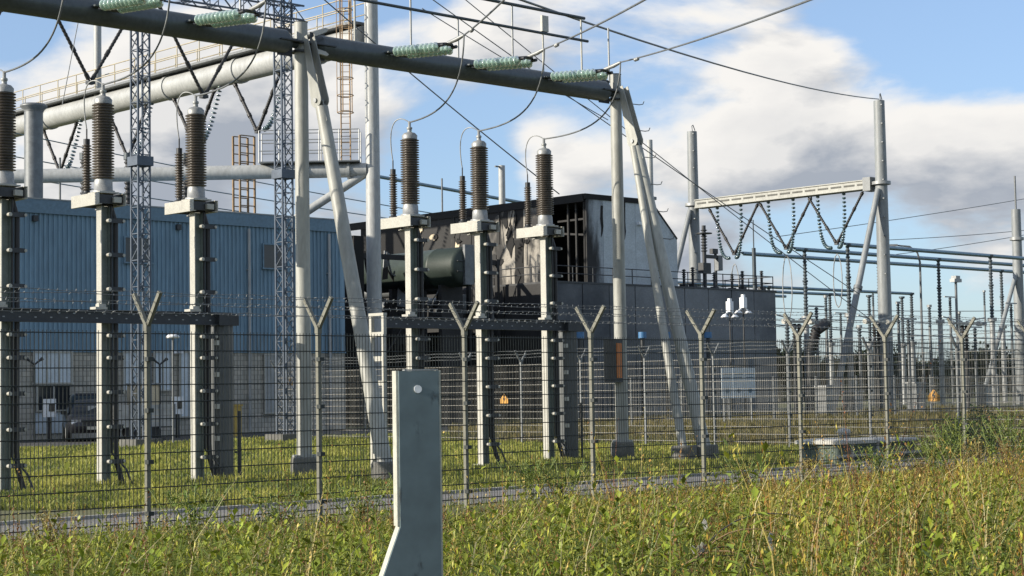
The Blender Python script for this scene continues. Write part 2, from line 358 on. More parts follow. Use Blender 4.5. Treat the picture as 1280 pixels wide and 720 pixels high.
# ------------------------------------------------------------------ front gantry
GY = 27.3; GX = [11.2, 20.27, 29.35]; BZ = 8.5; BR = .235
g = thing('tubular_gantry', 'grey steel tube gantry with leaning struts above the cable terminations', 'gantry', (GX[1], GY, 0))
for i, x in enumerate(GX):
    mb = MB(); mb.cyl((x, GY, .0), (x, GY, 8.93), .152, .132, 24); c = mb.build('column', STEEL, g); MB().cyl((x, GY, .38), (x, GY, .42), .24, n=20).build('base_flange', GALV, c)
    k = MB(); k.lathe([(.0, .38), (.25, .38), (.27, .34), (.28, 0)], (x, GY, 0), n=20); k.build('footing', CONC_D, c)
    k = MB(); k.box((x-.02, GY, 8.5), (.5, .36, .035)); k.cyl((x, GY, 8.32), (x, GY, 8.36), .2, n=20); k.cyl((x, GY, 8.93), (x, GY, 8.945), .14, n=20)
    k.build('collar', DARK, c)
    legs = [(x, GY-2.5)]
    if i == 2: legs.append((x-.55, GY-2.35))
    for j, (lx, ly) in enumerate(legs):
        t = Vector((x+.06, GY-.2, 8.62)); b = Vector((lx, ly, .1)); pv = t.lerp(b, .155)
        d = (b-t).normalized()
        mb = MB(); mb.cyl(t.lerp(b, .17), b, .125 if j == 0 else .085, .155 if j == 0 else .1, 20); lg = mb.build('strut', STEEL, g)
        k = MB(); k.lathe([(0, .34), (.26, .34), (.28, .3), (.29, 0)], (b.x, b.y, 0), n=18); k.build('footing', CONC_D, lg)
        if j == 0:
            n_ = Vector((1, 0, 0)); sd_ = d.cross(n_).normalized(); k = MB()
            for s in (-.1, .085):
                Lp = (pv-t).length
                poly = [(0,-.07),(Lp*.75,-.13)]+[(Lp+.14*math.sin(a), -.16*math.cos(a)) for a in np.linspace(0, math.pi, 8)]+[(Lp*.75,.13),(0,.07)]
                k.prism(poly, t+n_*s, d, sd_, .018)
            k.build('fork_plate', STEEL, lg)
            k = MB(); k.cyl(pv-n_*.15, pv+n_*.15, .045, n=12); k.build('pivot_bolt', GALV, lg)
            k = MB(); k.prism([(0,-.1),(.45,-.13),(.45,.13),(0,.1)], pv-n_*.01+d*.02, d, sd_, .03); k.build('tongue_plate', STEEL, lg)
            if i == 2:
                for q in range(6):
                    c0 = t.lerp(b, .05+.075*q)+Vector((.05, -.13, 0)); k = MB()
                    k.tube([c0, c0+Vector((.1,-.1,-.02)), c0+Vector((.16,-.16,-.01)), c0+Vector((.18,-.18,.06))], .011, 5); k.build('step_peg', GALV_D, lg)
for a, b in zip(GX, GX[1:]):
    mb = MB(); mb.cyl((a+.42, GY, BZ), (b-.42, GY, BZ), BR, n=32)
    for s, e in ((1, a), (-1, b)):
        mb.lathe([(BR, 0), (BR*.8, .09), (.1, .16)], (e+s*.42, GY, BZ), (-s, 0, 0), 24)
        mb.cyl((e+s*.28, GY, BZ), (e+s*.12, GY, BZ), .1, n=12)
    bm = mb.build('beam', BEAM, g)
    for s, e in ((1, a), (-1, b)):
        k = MB(); k.box((e+s*.42, GY, BZ-.005), (.5, BR*2+.1, .025)); k.box((e+s*.4, GY, BZ), (.35, .02, BR*2+.08)); k.build('end_plate', DARK, bm)
for s, zz in ((1, .16), (1, -.16)):
    k = MB(); k.prism([(0,-.06),(.3,-.05),(.36,0),(.3,.05),(0,.06)], (GX[1]+.16, GY-.2, BZ+.02+zz), (.92,-.1,.38*(1 if zz > 0 else -.4)), (0,.3,.9), .03); k.build('lug_plate', WHITE_S, g)
# rods and bus tubes carried above the beam
rz = []
for px, zt in ((443, 9.6), (513, 10.1), (572, 9.6), (640, 10.1), (678, 9.6), (726, 10.1), (300, 9.6), (760, 9.95)):
    x = on_y(px, 60, GY)[0]; mb = MB(); mb.cyl((x, GY-.02, BZ+BR-.02), (x, GY-.02, zt if px != 760 else 10.0), .022, n=8)
    rz.append(mb.build('support_rod', WHITE_S if px in (678, 726, 443) else GALV, g))
def tubeline(a, b, r, name, m, label, cat, grp=None, n=10): return top(name, MB().cyl(a, b, r, n=n), m, label, cat, grp)
xe = on_y(735, 62, GY-.02)
tubeline((15.5, GY-.02, 9.6), (xe[0], GY-.02, 9.6), .032, 'bus_tube', BUSD, 'thin dark tube running low above the gantry beam', 'bus tube')
tubeline((18.0, GY-.02, 10.12), (xe[0]-.1, GY-.02, 10.12), .036, 'bus_tube', BUSD, 'thin dark tube running highest above the gantry beam', 'bus tube')
x = on_y(678, 40, GY)[0]; mb = MB(); mb.box((x+.05, GY-.02, 9.82), (.2, .06, .36))
top('identification_plate', mb, YELLOW if False else WHITE_S, 'small cream plate on a rod above the gantry beam', 'plate')

# double strings of green glass discs pulling away from the beam
def disc_mb(r=.098):
    mb = MB(); mb.lathe([(0.0, -.005), (.03, -.005), (r*.6, .004), (r, .02), (r, .028), (r*.75, .045), (.04, .055), (.034, .085), (0, .09)], n=14); return mb
def tension_string(x, label, y0=GY-BR-.12, ndisc=10, parts=True):
    o = thing('tension_insulator', label, 'insulator', (x, y0, BZ+.04), 'glass tension strings on the gantry beam')
    pitch = .135; dz = .018
    proto = None
    for s in (-.17, .17):
        for k in range(ndisc):
            p = Vector((x+s, y0-.12-pitch*k, BZ+.03-.012*k))
            if proto is None:
                mbx = MB(); mbx.lathe([(0.0, -.005), (.03, -.005), (.07, .0), (.108, .022), (.108, .032), (.08, .055), (.045, .065), (.04, .11), (0, .115)], p, (0, -1, .05), 16)
                proto = mbx.build('glass_disc', GLASS_G, o); p0 = p
            else:
                c = proto.copy(); COL.objects.link(c); c.parent = o; c.location = p-p0
    e = y0-.12-pitch*ndisc
    mb = MB()
    for yy in (y0-.06, e-.03): MB().prism([(-.22,-.05),(.22,-.05),(.1,.06),(-.1,.06)], (x, yy, BZ+.0), (1,0,0), (0,-1,.1), .03).build('yoke_plate', DARK, o)
    for s in (-.17, .17): MB().cyl((x+s, y0+.2, BZ+.03), (x+s, y0-.12, BZ+.03), .02, n=6).build('link', DARK, o); MB().cyl((x+s, e+.02, BZ-.05), (x+s, e-.12, BZ-.05), .035, n=6).build('link', DARK, o)
    mb = MB(); mb.box((x, y0+.12, BZ+.04), (.55, .26, .03)); mb.build('bracket', BEAM, o)
    mb = MB(); mb.tube([(x, e-.05, BZ+.01), (x+.02, e-.3, BZ+.05), (x+.03, e-.5, BZ+.1)], [.035, .045, .03], 6); mb.build('dead_end_clamp', GALV, o)
    return Vector((x+.03, e-.5, BZ+.1))
sx = [on_y(255, 15, GY-.4)[0], on_y(500, 48, GY-.4)[0], on_y(600, 66, GY-.4)[0], on_y(695, 82, GY-.4)[0]]
TEN = [tension_string(sx[0], 'green glass double string on the beam section before the blue hall'),
       tension_string(sx[1], 'green glass double string on the beam, nearest the strut beside the pale column'),
       tension_string(sx[2], 'green glass double string in the middle of the beam section over the burnt hall'),
       tension_string(sx[3], 'green glass double string at the beam end with the bare rod beside it')]
TEN.insert(0, tension_string(sx[0]-1.97, 'green glass double string over the middle termination before the blue hall'))
TEN.insert(0, tension_string(sx[0]-3.94, 'green glass double string over the outermost termination before the blue hall'))

# ------------------------------------------------------------------ cable terminations
TY = 27.7; TXS = [14.16, 16.1, 18.08, 23.38, 25.36, 27.36]; PZ = 5.06
def make_term():
    o = thing('cable_termination', 'x', 'cable termination', (0,0,0), 'brown cable terminations on white posts')
    mb = MB()
    mb.b2(-.093, -.077, -.085, .085, .03, PZ); col = mb.build('post', WHITE_S, o)
    MB().b2(-.077, .077, -.006, .006, .03, PZ).b2(.077, .093, -.085, .085, .03, PZ).build('web', WEBM, col)
    MB().b2(-.17, .17, -.17, .17, .0, .03).build('base_plate', WHITE_S, col)
    # bracket platform
    mb = MB()
    for s in (-1, 1):
        mb.b2(s*.27-.008, s*.27+.008, -.32, .66, PZ, PZ+.22)
        mb.b2(s*.27-.06*(s > 0), s*.27+.06*(s < 0), -.319, .659, PZ+.002, PZ+.014); mb.b2(s*.27-.06*(s > 0), s*.27+.06*(s < 0), -.319, .659, PZ+.206, PZ+.218)
    pf = mb.build('platform', WHITE_S, o)
    for y in (-.2, .18, .6): MB().b2(-.262, .262, y-.03, y+.03, PZ+.03, PZ+.19).build('cross_plate', DARK, pf)  # dark steel puts the shade inside the white platform into colour
    MB().b2(-.2, .2, -.22, .2, PZ+.221, PZ+.25).build('seat_plate', WHITE_S, pf)
    MB().b2(.05, .2, -.3, -.235, PZ+.05, PZ+.15).build('stop_block', WHITE_S, pf)
    z0 = PZ+.25
    mb = MB(); mb.lathe([(.21, 0), (.21, .03), (.17, .04), (.165, .2), (.15, .24)], (0, 0, z0), n=18); mb.build('base_flange', GALV, o)
    mb = MB(); mb.lathe(shed_profile(.15, .203, 1.38, 27), (0,0,z0+.24), n=18); ins = mb.build('insulator', BROWN, o)
    mb = MB(); zt = z0+.24+1.38; mb.lathe([(.16, 0), (.165, .08), (.12, .13), (.05, .15), (.045, .2), (.06, .22), (.06, .25), (.03, .27), (.03, .38), (0, .38)], (0,0,zt), n=16); mb.build('cap', GALV, ins)
    # cable with clamps
    mb = MB(); mb.tube([(.27, -.2, .02), (.25, -.17, .15), (.2, -.12, .4), (.19, -.1, .7), (.19, -.1, PZ-.3), (.12, -.05, PZ), (.02, 0, PZ+.25)], .048, 10); mb.build('cable', BLACK, o)
    mb = MB(); mb.tube([(.4, -.3, .02), (.33, -.22, .3), (.1, -.11, .6), (.1, -.11, PZ)], .022, 6); mb.build('earth_wire', DARK, o)
    for k in range(8):
        z = .45+.62*k
        if abs(z-3.05) < .2: z -= .22
        mb = MB(); mb.b2(.03, .3, -.185, -.165, z-.04, z+.04); mb.b2(.08, .28, -.165, -.02, z-.03, z+.03); cl = mb.build('clamp', DARK, o)
        MB().cyl((.02, -.2, z), (.02, -.1, z), .035, n=8).build('bolt', WHITE_S, cl); MB().cyl((.31, -.2, z), (.31, -.14, z), .028, n=8).build('bolt', WHITE_S, cl)
    return o
T = make_term()
tl = ['brown cable termination on white post, farthest from the duct before the blue hall', 'brown cable termination on white post, middle of the three before the blue hall',
      'brown cable termination on white post beside the grey duct before the blue hall', 'brown cable termination on white post beside the white ladder frame',
      'brown cable termination on white post, middle of the three before the burnt hall', 'brown cable termination on white post beside the dark duct before the burnt hall']
TTOP = PZ+.25+.24+1.38+.36
for i, x in enumerate(TXS):
    if i == 0: T.location = (x, TY, 0); T['label'] = tl[0]; WL[T] = Vector((x, TY, 0)); first = T
    else: dup(T, (x, TY, 0), tl[i])
def make_arr():
    o = thing('surge_arrester', 'x', 'arrester', (0,0,0), 'slim surge arresters behind the terminations')
    mb = MB(); mb.lathe([(.1, 0), (.1, .05), (.06, .06), (.06, .1)], n=12); mb.build('base', DARK, o)
    mb = MB(); mb.lathe(shed_profile(.055, .09, .86, 17), (0,0,.1), n=12); mb.build('insulator', BROWN, o)
    mb = MB(); mb.cyl((0,0,.96), (0,0,1.06), .06, n=10); mb.cyl((0,0,1.06), (0,0,1.25), .014, n=6); mb.build('terminal', DARK, o)
    return o
A0 = make_arr()
AW = ['the outermost termination by the blue hall', 'the middle termination by the blue hall', 'the termination next to the grey duct', 'the termination next to the ladder frame', 'the middle termination by the burnt hall', 'the termination next to the dark duct']
for i, x in enumerate(TXS):
    p = (x-.05, TY+.5, PZ+.222)
    o = A0 if i == 0 else dup(A0, p)
    o.location = p; o['label'] = 'slim brown surge arrester on the bracket of '+AW[i]
    # leads
    a = Vector((x, TY, TTOP)); b = Vector((x-.05, TY+.5, PZ+1.45))
    m_ = MB().tube(bez(a, a+Vector((-.15,.2,.2)), b+Vector((-.1,.1,.9)), b), .012, 6)
    top('connecting_lead', m_, GALV, 'thin looped lead from cap to arrester at '+AW[i], 'cable', 'looped leads')
    e = TEN[i]
    pts = bez(e, e+Vector((-.03, .02, -1.3)), Vector((a.x+.5*(e.x-a.x)+.05, a.y+.5*(e.y-a.y), a.z-.05)), a, n=18)
    top('jumper_wire', MB().tube(pts, .017, 6), GALV_D, 'hanging jumper from the glass string down to '+AW[i], 'cable', 'hanging jumper wires')

# crossbeams, ducts and ladder frame
for (a, b), lab in (((12.9, 18.75), 'dark perforated crossbeam joining the posts before the blue hall'), ((22.55, 28.05), 'dark perforated crossbeam joining the posts before the burnt hall')):
    o = thing('crossbeam', lab, 'crossbeam', (a, TY-.2, 2.9))
    mb = MB(); y = TY-.16; mb.b2(a, b, y, y+.012, 2.93, 3.17); mb.b2(a, b, y-.07, y, 2.93, 2.945); mb.b2(a, b, y-.07, y, 3.155, 3.17); mb.build('girder', DARK, o)
    k = MB()
    for x in np.arange(a+.12, b, .3):
        k.box((x, y-.003, 3.1), (.045, .01, .022)); k.box((x+.15, y-.003, 3.02), (.04, .01, .02))
    k.build('bolt_row', GALV, o)
    for x in [t for t in TXS if a < t < b]: MB().box((x-.16, y+.05, 3.2), (.24, .2, .045)).box((x-.12, y+.05, 3.25), (.14, .12, .06)).build('clip', WHITE_S, o)
for x, lab, m_ in ((18.62, 'tall grey ribbed cable duct beside the termination post before the blue hall', DUCTM), (27.98, 'tall dark ribbed cable duct beside the post before the burnt hall', DUCTM)):
    o = thing('cable_duct', lab, 'duct', (x, TY-.05, 0))
    mb = MB(); n = 28
    pr = [(.2*math.cos(2*math.pi*i/n)*(1 if i % 2 else .93), .24*math.sin(2*math.pi*i/n)*(1 if i % 2 else .93)) for i in range(n)]
    mb.prism(pr, (x, TY-.02, 0), (1,0,0), (0,1,0), 2.92); mb.build('shell', m_, o)
    mb = MB(); mb.b2(x-.22, x+.22, TY-.28, TY+.26, 2.922, 3.14); mb.build('cover', DARK, o)
    mb = MB(); mb.b2(x+.3, x+.34, TY-.14, TY-.1, .0, 1.3); mb.b2(x+.22, x+.3, TY-.13, TY-.11, .5, .54); mb.build('side_conduit', DARK, o)
    for z in (.75, 1.35, 1.95, 2.55): MB().b2(x-.27, x-.2, TY-.24, TY-.15, z, z+.09).build('clip', WHITE_S, o)
o = thing('ladder_frame', 'cream upright ladder frame with square openings at the crossbeam end', 'frame', (22.45, TY, 0))
for y in (TY-.2, TY+.2): MB().b2(22.42, 22.5, y-.035, y+.035, 0, 3.18).build('upright', WHITE_S, o)
for z in np.arange(.3, 3.2, .5): MB().b2(22.425, 22.495, TY-.165, TY+.165, z-.05, z+.05).build('rung', WHITE_S, o)
MB().b2(22.41, 22.51, TY-.24, TY+.24, 3.182, 3.24).build('cap_plate', WHITE_S, o)
# orange box on the end column
x, y = GX[2], GY
o = thing('junction_box', 'orange fronted control box mounted on the gantry end column', 'control box', (x-.2, y-.2, 1.9))
MB().b2(x-.42, x-.15, y-.2, y+.15, 1.75, 2.75).build('housing', DARK, o)
MB().b2(x-.36, x-.2, y-.215, y-.2, 1.85, 2.65).build('door', ORANGE, o)
MB().b2(x-.17, x-.1, y-.05, y+.05, 1.9, 2.6).build('bracket', GALV, o)

# ------------------------------------------------------------------ steel post in the foreground
o = thing('steel_post', 'blue grey zinc steel post with a hole near its top among the weeds', 'post', (0, 0, 0))
dpt = 5.2
def fp(px, py, off=0.):
    d = FW+(px-640)/F_PX*RT+(360-py)/F_PX*UP; return ORG+d*dpt
base = fp(524, 560); bx0, by0 = base[0], base[1]
ang = YAW-math.pi/2+rad(17)
ux = Vector((math.cos(ang), math.sin(ang), 0)); uy = Vector((0,0,1)); nb = ux.cross(uy)          # nb faces the camera
hw = .062; ztop = 1.69
outl = [(hw, 0), (hw, ztop), (-hw, ztop), (-hw, 1.225), (-hw-.15, .815), (-hw-.15, 0)]
# plate with a real round hole: ring of quads round the hole, then strips
mb = MB(); hc = (0.0-.004, ztop-.055); hr = .0125; nh = 16
sq = .03; ring_i = [(hc[0]+hr*math.cos(2*math.pi*i/nh), hc[1]+hr*math.sin(2*math.pi*i/nh)) for i in range(nh)]
def sqp(t):
    c, s_ = math.cos(t), math.sin(t); k = sq/max(abs(c), abs(s_)); return (hc[0]+c*k, hc[1]+s_*k)
ring_o = [sqp(2*math.pi*i/nh) for i in range(nh)]
O3 = Vector((bx0, by0, 0)); th = .008
def pt(a, b, s=0): return O3+ux*a+uy*b+nb*s
for s in (th, 0):
    vs = [pt(a, b, s) for a, b in ring_i+ring_o]
    mb._add(vs, [(i, nh+i, nh+(i+1) % nh, (i+1) % nh) if s else (i, (i+1) % nh, nh+(i+1) % nh, nh+i) for i in range(nh)])
mb._add([pt(a, b, s) for s in (0, th) for a, b in ring_i], [(i, (i+1) % nh, nh+(i+1) % nh, nh+i) for i in range(nh)])
x0, x1, z0, z1 = hc[0]-sq, hc[0]+sq, hc[1]-sq, hc[1]+sq
for poly in ([(-hw, z1), (hw, z1), (hw, ztop), (-hw, ztop)], [(-hw, z0), (x0, z0), (x0, z1), (-hw, z1)], [(x1, z0), (hw, z0), (hw, z1), (x1, z1)],
             [(-hw, 1.225), (hw, 1.225), (hw, z0), (-hw, z0)], [(hw, 0), (hw, 1.225), (-hw, 1.225), (-hw-.15, .815), (-hw-.15, 0)][::-1]):
    mb.prism(poly, O3, ux, uy, th)
mb.build('web', ZINC, o)
MB().cyl(pt(hc[0], hc[1], .001), pt(hc[0], hc[1], th+.004), hr-.0006, n=16).build('hole_bright_disc', LAMP_W, o)  # added pale disc, its white stands for the brightness seen in the hole
mb = MB()
mb.prism([(0, 1.225), (-.05, 1.225), (-.05, ztop+.001), (0, ztop+.001)], pt(-hw-.0075, 0, 0), nb, uy, -.007)
mb.build('flange', EDGEZ, o)
mb = MB(); mb.prism([(0, 0), (-.05, 0), (-.05, .436), (0, .436)], pt(-hw-.001, 1.226, 0), nb, (-ux*.15-uy*.41).normalized(), .007); mb.build('gusset_flange', EDGEZ, o)
mb = MB(); mb.prism([(0, 0), (-.05, 0), (-.05, ztop+.001), (0, ztop+.001)], pt(hw+.0005, 0, 0), nb, uy, -.007); mb.build('flange', EDGEZ, o)
mb = MB(); mb.prism([(-hw+.02, 0), (hw, 0), (hw, .004), (-hw+.02, .004)], pt(0, ztop+.001, -.03), ux, uy, .03); mb.build('top_cap', GALV, o)
o.location = (bx0, by0, 0)
for c in o.children: c.location = (-bx0, -by0, 0)

# ------------------------------------------------------------------ low chamber behind the fence
cx0, cx1, cy0, cy1 = 29.0, 31.9, 20.95, 22.1
LID = mat('pale_concrete_lid', (.48, .47, .43), .85, 0, .25, 3, bump=.3)
o = thing('inspection_chamber', 'low concrete chamber with two pale slab lids beside the path', 'chamber', ((cx0+cx1)/2, (cy0+cy1)/2, 0))
MB().b2(cx0+.1, cx1-.1, cy0+.1, cy1-.1, 0, .40).build('wall', mat('green_grey_wall', (.09, .12, .10), .8, 0, .3), o)
for k, (a_, b_, zt) in enumerate(((cx0, cx0+1.3, .5), (cx0+1.34, cx1, .47))):
    pl = [(a_, cy0, .402), (b_, cy0, .402), (b_, cy1, .402), (a_, cy1, .402)]; s_ = .09
    mb = MB(); mb._add([*pl, *[(p[0], p[1], zt-.03) for p in pl], (a_+s_, cy0+s_, zt), (b_-s_, cy0+s_, zt), (b_-s_, cy1-s_, zt), (a_+s_, cy1-s_, zt)],
        [(3,2,1,0)]+[(q, (q+1) % 4, 4+(q+1) % 4, 4+q) for q in range(4)]+[(4+q, 4+(q+1) % 4, 8+(q+1) % 4, 8+q) for q in range(4)]+[(8,9,10,11)]); mb.build('slab', LID, o)
    MB().tube([(a_+.5, cy0+.5, zt), (a_+.5, cy0+.5, zt+.05), (a_+.64, cy0+.5, zt+.05), (a_+.64, cy0+.5, zt)], .012, 5).build('lifting_eye', GALV_D, o)
MB().b2(cx0-.05, cx1+.05, cy0+.02, cy0+.08, .14, .19).build('rail', LID, o)
MB().b2(cx0-.02, cx1+.02, cy0+.0, cy0+.09, 0, .05).build('rail', LID, o)
MB().lathe([(.0, 0), (.12, 0), (.12, .1), (.16, .11), (.13, .18), (0, .21)], (cx0+1.1, cy0+.7, .5), n=16).build('vent_cap', LID, o)
for x in (cx0+.5, cx0+1.4, cx0+2.2): MB().b2(x, x+.08, cy0+.082, cy0+.1, .05, .39).build('rib', LID, o)
# ------------------------------------------------------------------ blue hall
BY = 60.0; BX0, BX1 = 22.0, 46.8; BD = 12.; ZB, ZT, ZP = 3.42, 9.15, 8.62
bl = thing('blue_hall', 'blue corrugated steel hall on a pale concrete block base', 'building', ((BX0+BX1)/2, BY, 0))
mb = MB(); pr = []; x = BX0; pit = .2
while x < BX1-pit:
    pr += [(x, 0), (x+pit*.45, 0), (x+pit*.55, -.045), (x+pit*.9, -.045)]; x += pit
pr.append((BX1, 0)); vs = [(a, BY+b, z) for z in (ZB, ZP) for a, b in pr]; n = len(pr)
mb._add(vs, [(i, i+1, n+i+1, n+i) for i in range(n-1)])
mb.build('corrugated_wall', BLUE, bl)
mb = MB(); mb.b2(BX0, BX1, BY+.06, BY+BD, ZB-.02, ZP); mb.build('wall_core', BLUE_D, bl)
mb = MB(); mb.b2(BX0-.1, BX1+.1, BY-.12, BY+BD+.1, ZP+.002, ZT); pa = mb.build('parapet', BLUE_D, bl)
mb = MB(); mb.b2(BX0-.12, BX1+.12, BY-.14, BY-.0, ZT+.002, ZT+.05); mb.build('coping', GALV, pa)
mb = MB(); mb.b2(BX0, BX1, BY-.07, BY+.05, ZB-.1, ZB-.001); mb.build('drip_flashing', BLUE_D, bl)
mb = MB(); mb.b2(BX0, BX1-.01, BY, BY+BD-.02, 0, ZB-.101); mb.build('block_wall', BRICK, bl)
def pxz(px, py): q = on_y(px, py, BY); return q[0], q[2]
def opening(px0, px1, py0, py1, name, m, frame=None, panes=1, proud=.03, parent=bl, Y=BY, fr=.06):
    x0, zt = on_y(px0, py0, Y)[[0, 2]]; x1, zb = on_y(px1, py1, Y)[[0, 2]]
    mb = MB(); mb.b2(x0, x1, Y-proud-.03, Y-proud, zb, zt); w = mb.build(name, m, parent)
    if frame:
        k = MB(); yy = (Y-proud-.07, Y-proud-.031)
        k.b2(x0-fr, x1+fr, *yy, zt, zt+fr); k.b2(x0-fr-.05, x1+fr+.05, yy[0]-.05, yy[1], zb-fr, zb); k.b2(x0-fr, x0, *yy, zb, zt); k.b2(x1, x1+fr, *yy, zb, zt)
        for i in range(1, panes): xx = x0+(x1-x0)*i/panes; k.b2(xx-.03, xx+.03, yy[0]+.002, yy[1], zb, zt)
        k.build('frame', frame, w)
    return w
opening(155, 186, 297, 329, 'window', GLASS, BLUE_D, 1, .05)
opening(328, 354, 306, 336, 'window', GLASS, BLUE_D, 1, .05)
opening(42, 88, 441, 478, 'door_panel', WHITE, WHITE_S, 3)
opening(46, 86, 483, 512, 'window', GLASS, WHITE_S, 2)
opening(42, 86, 516, 541, 'door_panel', WHITE, None)
opening(154, 176, 441, 487, 'door_panel', WHITE, WHITE_S, 1)
opening(192, 213, 441, 487, 'door_panel', WHITE, WHITE_S, 2)
opening(224, 236, 441, 520, 'door_panel', WHITE, WHITE_S, 1)
opening(330, 352, 444, 515, 'roller_door', GALV, WHITE_S, 1)
for px in (309, 409):
    x = on_y(px, 300, BY)[0]; mb = MB(); mb.tube([(x, BY-.14, ZP-.1), (x, BY-.14, 2.2), (x, BY-.14, .1)], .06, 8); d_ = mb.build('downpipe', PIPE, bl)
    for z in (1.5, 3.2, 5, 6.8): MB().box((x, BY-.1, z), (.18, .1, .05)).build('pipe_bracket', GALV, d_)
for px in (42, 221):
    x = on_y(px, 265, BY)[0]; MB().b2(x-.1, x+.1, BY-.2, BY-.05, 8.3, 8.52).build('floodlight', DARK, bl)
for px, py in ((217, 440), (224, 440), (283, 453)):
    x, z = pxz(px, py); MB().box((x, BY-.1, z), (.16, .18, .12)).build('wall_lamp', LAMP_W if px < 240 else DARK, bl)
# flanged stack behind the roof
p = on_y(42, 250, BY+8); zc = on_y(42, 140, BY+8)[2]
o = thing('vent_stack', 'grey flanged stack rising from the blue hall roof', 'stack', (p[0], BY+8, ZT))
MB().cyl((p[0], BY+8, ZT-.3), (p[0], BY+8, zc), .4, n=20).build('pipe', GALV_D, o)
MB().lathe([(0, .34), (.5, .34), (.58, .28), (.58, .2), (.42, .1), (.42, 0)], (p[0], BY+8, zc), n=20).build('cap', GALV_D, o)
zt_ = on_y(42, 250, BY+8)

# parked car, trailer and boxes in front of the hall
cp = on_z(112, 548); cp = Vector((cp[0], min(cp[1], 57.2), 0)); cp.x = on_y(113, 540, 56.6)[0]; cp.y = 56.6
car = thing('parked_car', 'dark estate car parked nose out before the blue hall', 'car', cp)
hd = Vector((-.45, -.9, 0)).normalized(); sdv = Vector((-hd.y, hd.x, 0))
def cpt(l, w, z): return cp+hd*l+sdv*w+Vector((0,0,z))
sec = [(-2.2,.45,.95,.86,.2),(-2.1,.35,1.0,.9,.2),(-1.2,.32,1.02,.92,.2),(.9,.32,1.02,.92,.2),(1.6,.32,.98,.9,.2),(2.15,.35,.86,.84,.2),(2.28,.42,.7,.7,.15)]
def loft(rings, name, m, parent):
    mb = MB(); n = len(rings[0]); vs = sum(rings, []); fs = []
    for i in range(len(rings)-1):
        for k in range(n): fs.append((i*n+k, i*n+(k+1) % n, (i+1)*n+(k+1) % n, (i+1)*n+k))
    fs += [tuple(range(n-1, -1, -1)), tuple(range((len(rings)-1)*n, len(rings)*n))]
    mb._add(vs, fs, True); return mb.build(name, m, parent)
loft([[cpt(l, -w*.94, zb), cpt(l, -w, zb+.25), cpt(l, -w*.96, zt-.05), cpt(l, -w*.8, zt), cpt(l, w*.8, zt), cpt(l, w*.96, zt-.05), cpt(l, w, zb+.25), cpt(l, w*.94, zb)] for l, zb, zt, w, _ in sec], 'body', CARP, car)
loft([[cpt(l, -w, 1.0), cpt(l, -w*.85, zt-.045), cpt(l, -w*.7, zt), cpt(l, w*.7, zt), cpt(l, w*.85, zt-.045), cpt(l, w, 1.0)] for l, zt, w in ((-2.1,1.15,.78),(-1.7,1.62,.82),(-.6,1.72,.83),(.2,1.68,.83),(.6,1.5,.82),(1.15,1.04,.82))], 'cabin', GLASS, car)
loft([[cpt(l, -.58, z), cpt(l, -.5, z+.03), cpt(l, .5, z+.03), cpt(l, .58, z)] for l, z in ((-1.7,1.61),(-.6,1.71),(.2,1.67))], 'roof', CARP, car)
for l in (1.4, -1.4):
    for w in (-.84, .84):
        mb = MB(); c = cpt(l, w, .33); mb.cyl(c-sdv*.1, c+sdv*.1, .33, n=18); wh = mb.build('wheel', BLACK, car)
        mb = MB(); s = .105 if w > 0 else -.105; mb.cyl(c, c+sdv*s, .2, n=14); mb.build('rim', GALV, wh)
for w in (-.62, .62): MB().box(cpt(2.2, w, .72), (.34, .12, .14), math.atan2(hd.y, hd.x)+math.pi/2).build('headlight', LAMP_W, car)
MB().box(cpt(2.3, 0, .5), (.5, .02, .11), math.atan2(hd.y, hd.x)+math.pi/2).build('number_plate', WHITE_S, car)
MB().box(cpt(2.27, 0, .68), (.75, .03, .12), math.atan2(hd.y, hd.x)+math.pi/2).build('grille', BLACK, car)
for w in (-.98, .98): MB().box(cpt(.75, w, 1.05), (.2, .1, .14), math.atan2(hd.y, hd.x)+math.pi/2).build('mirror', CARP, car)
# flat trailer with plank sides
ty = 54.0; tx0, tx1 = on_y(141, 530, ty)[0], on_y(219, 530, ty)[0]
o = thing('plank_trailer', 'low flat trailer with weathered grey plank sides before the blue hall', 'trailer', ((tx0+tx1)/2, ty, 0))
for k in range(4): MB().b2(tx0, tx1, ty-.03, ty, .5+k*.2, .5+k*.2+.18).build('plank', WOOD, o)
MB().b2(tx0, tx1, ty+.01, ty+1.7, .45, .5).build('deck', DARK, o); MB().b2(tx0, tx1, ty+1.7, ty+1.73, .5, 1.28).build('rear_board', WOOD, o)
for i in range(5): x = tx0+.05+(tx1-tx0-.1)*i/4; MB().b2(x-.03, x+.03, ty-.06, ty-.031, .42, 1.3).build('stake', GALV_D, o)
for x in (tx0+.8, tx1-.9):
    for y in (ty+.12, ty+1.58): MB().cyl((x, y-.09, .3), (x, y+.09, .3), .3, n=16).build('wheel', BLACK, o)
x0, x1 = on_y(173, 500, 56.3)[0], on_y(214, 500, 56.3)[0]-.5
o = thing('beige_cabinet', 'tall beige utility cabinet behind the plank trailer', 'cabinet', ((x0+x1)/2, 56.6, 0))
MB().b2(x0, x1, 56.3, 57.1, .1, 2.0).build('body', BEIGE, o); MB().b2(x0-.05, x1+.05, 56.25, 57.15, 2.001, 2.08).build('roof', GALV, o)
MB().b2(x0+.05, x1-.05, 56.27, 56.295, .2, 1.9).build('door', BEIGE, o); MB().b2(x0, x1, 56.3, 57.1, 0, .098).build('plinth', CONC_D, o)
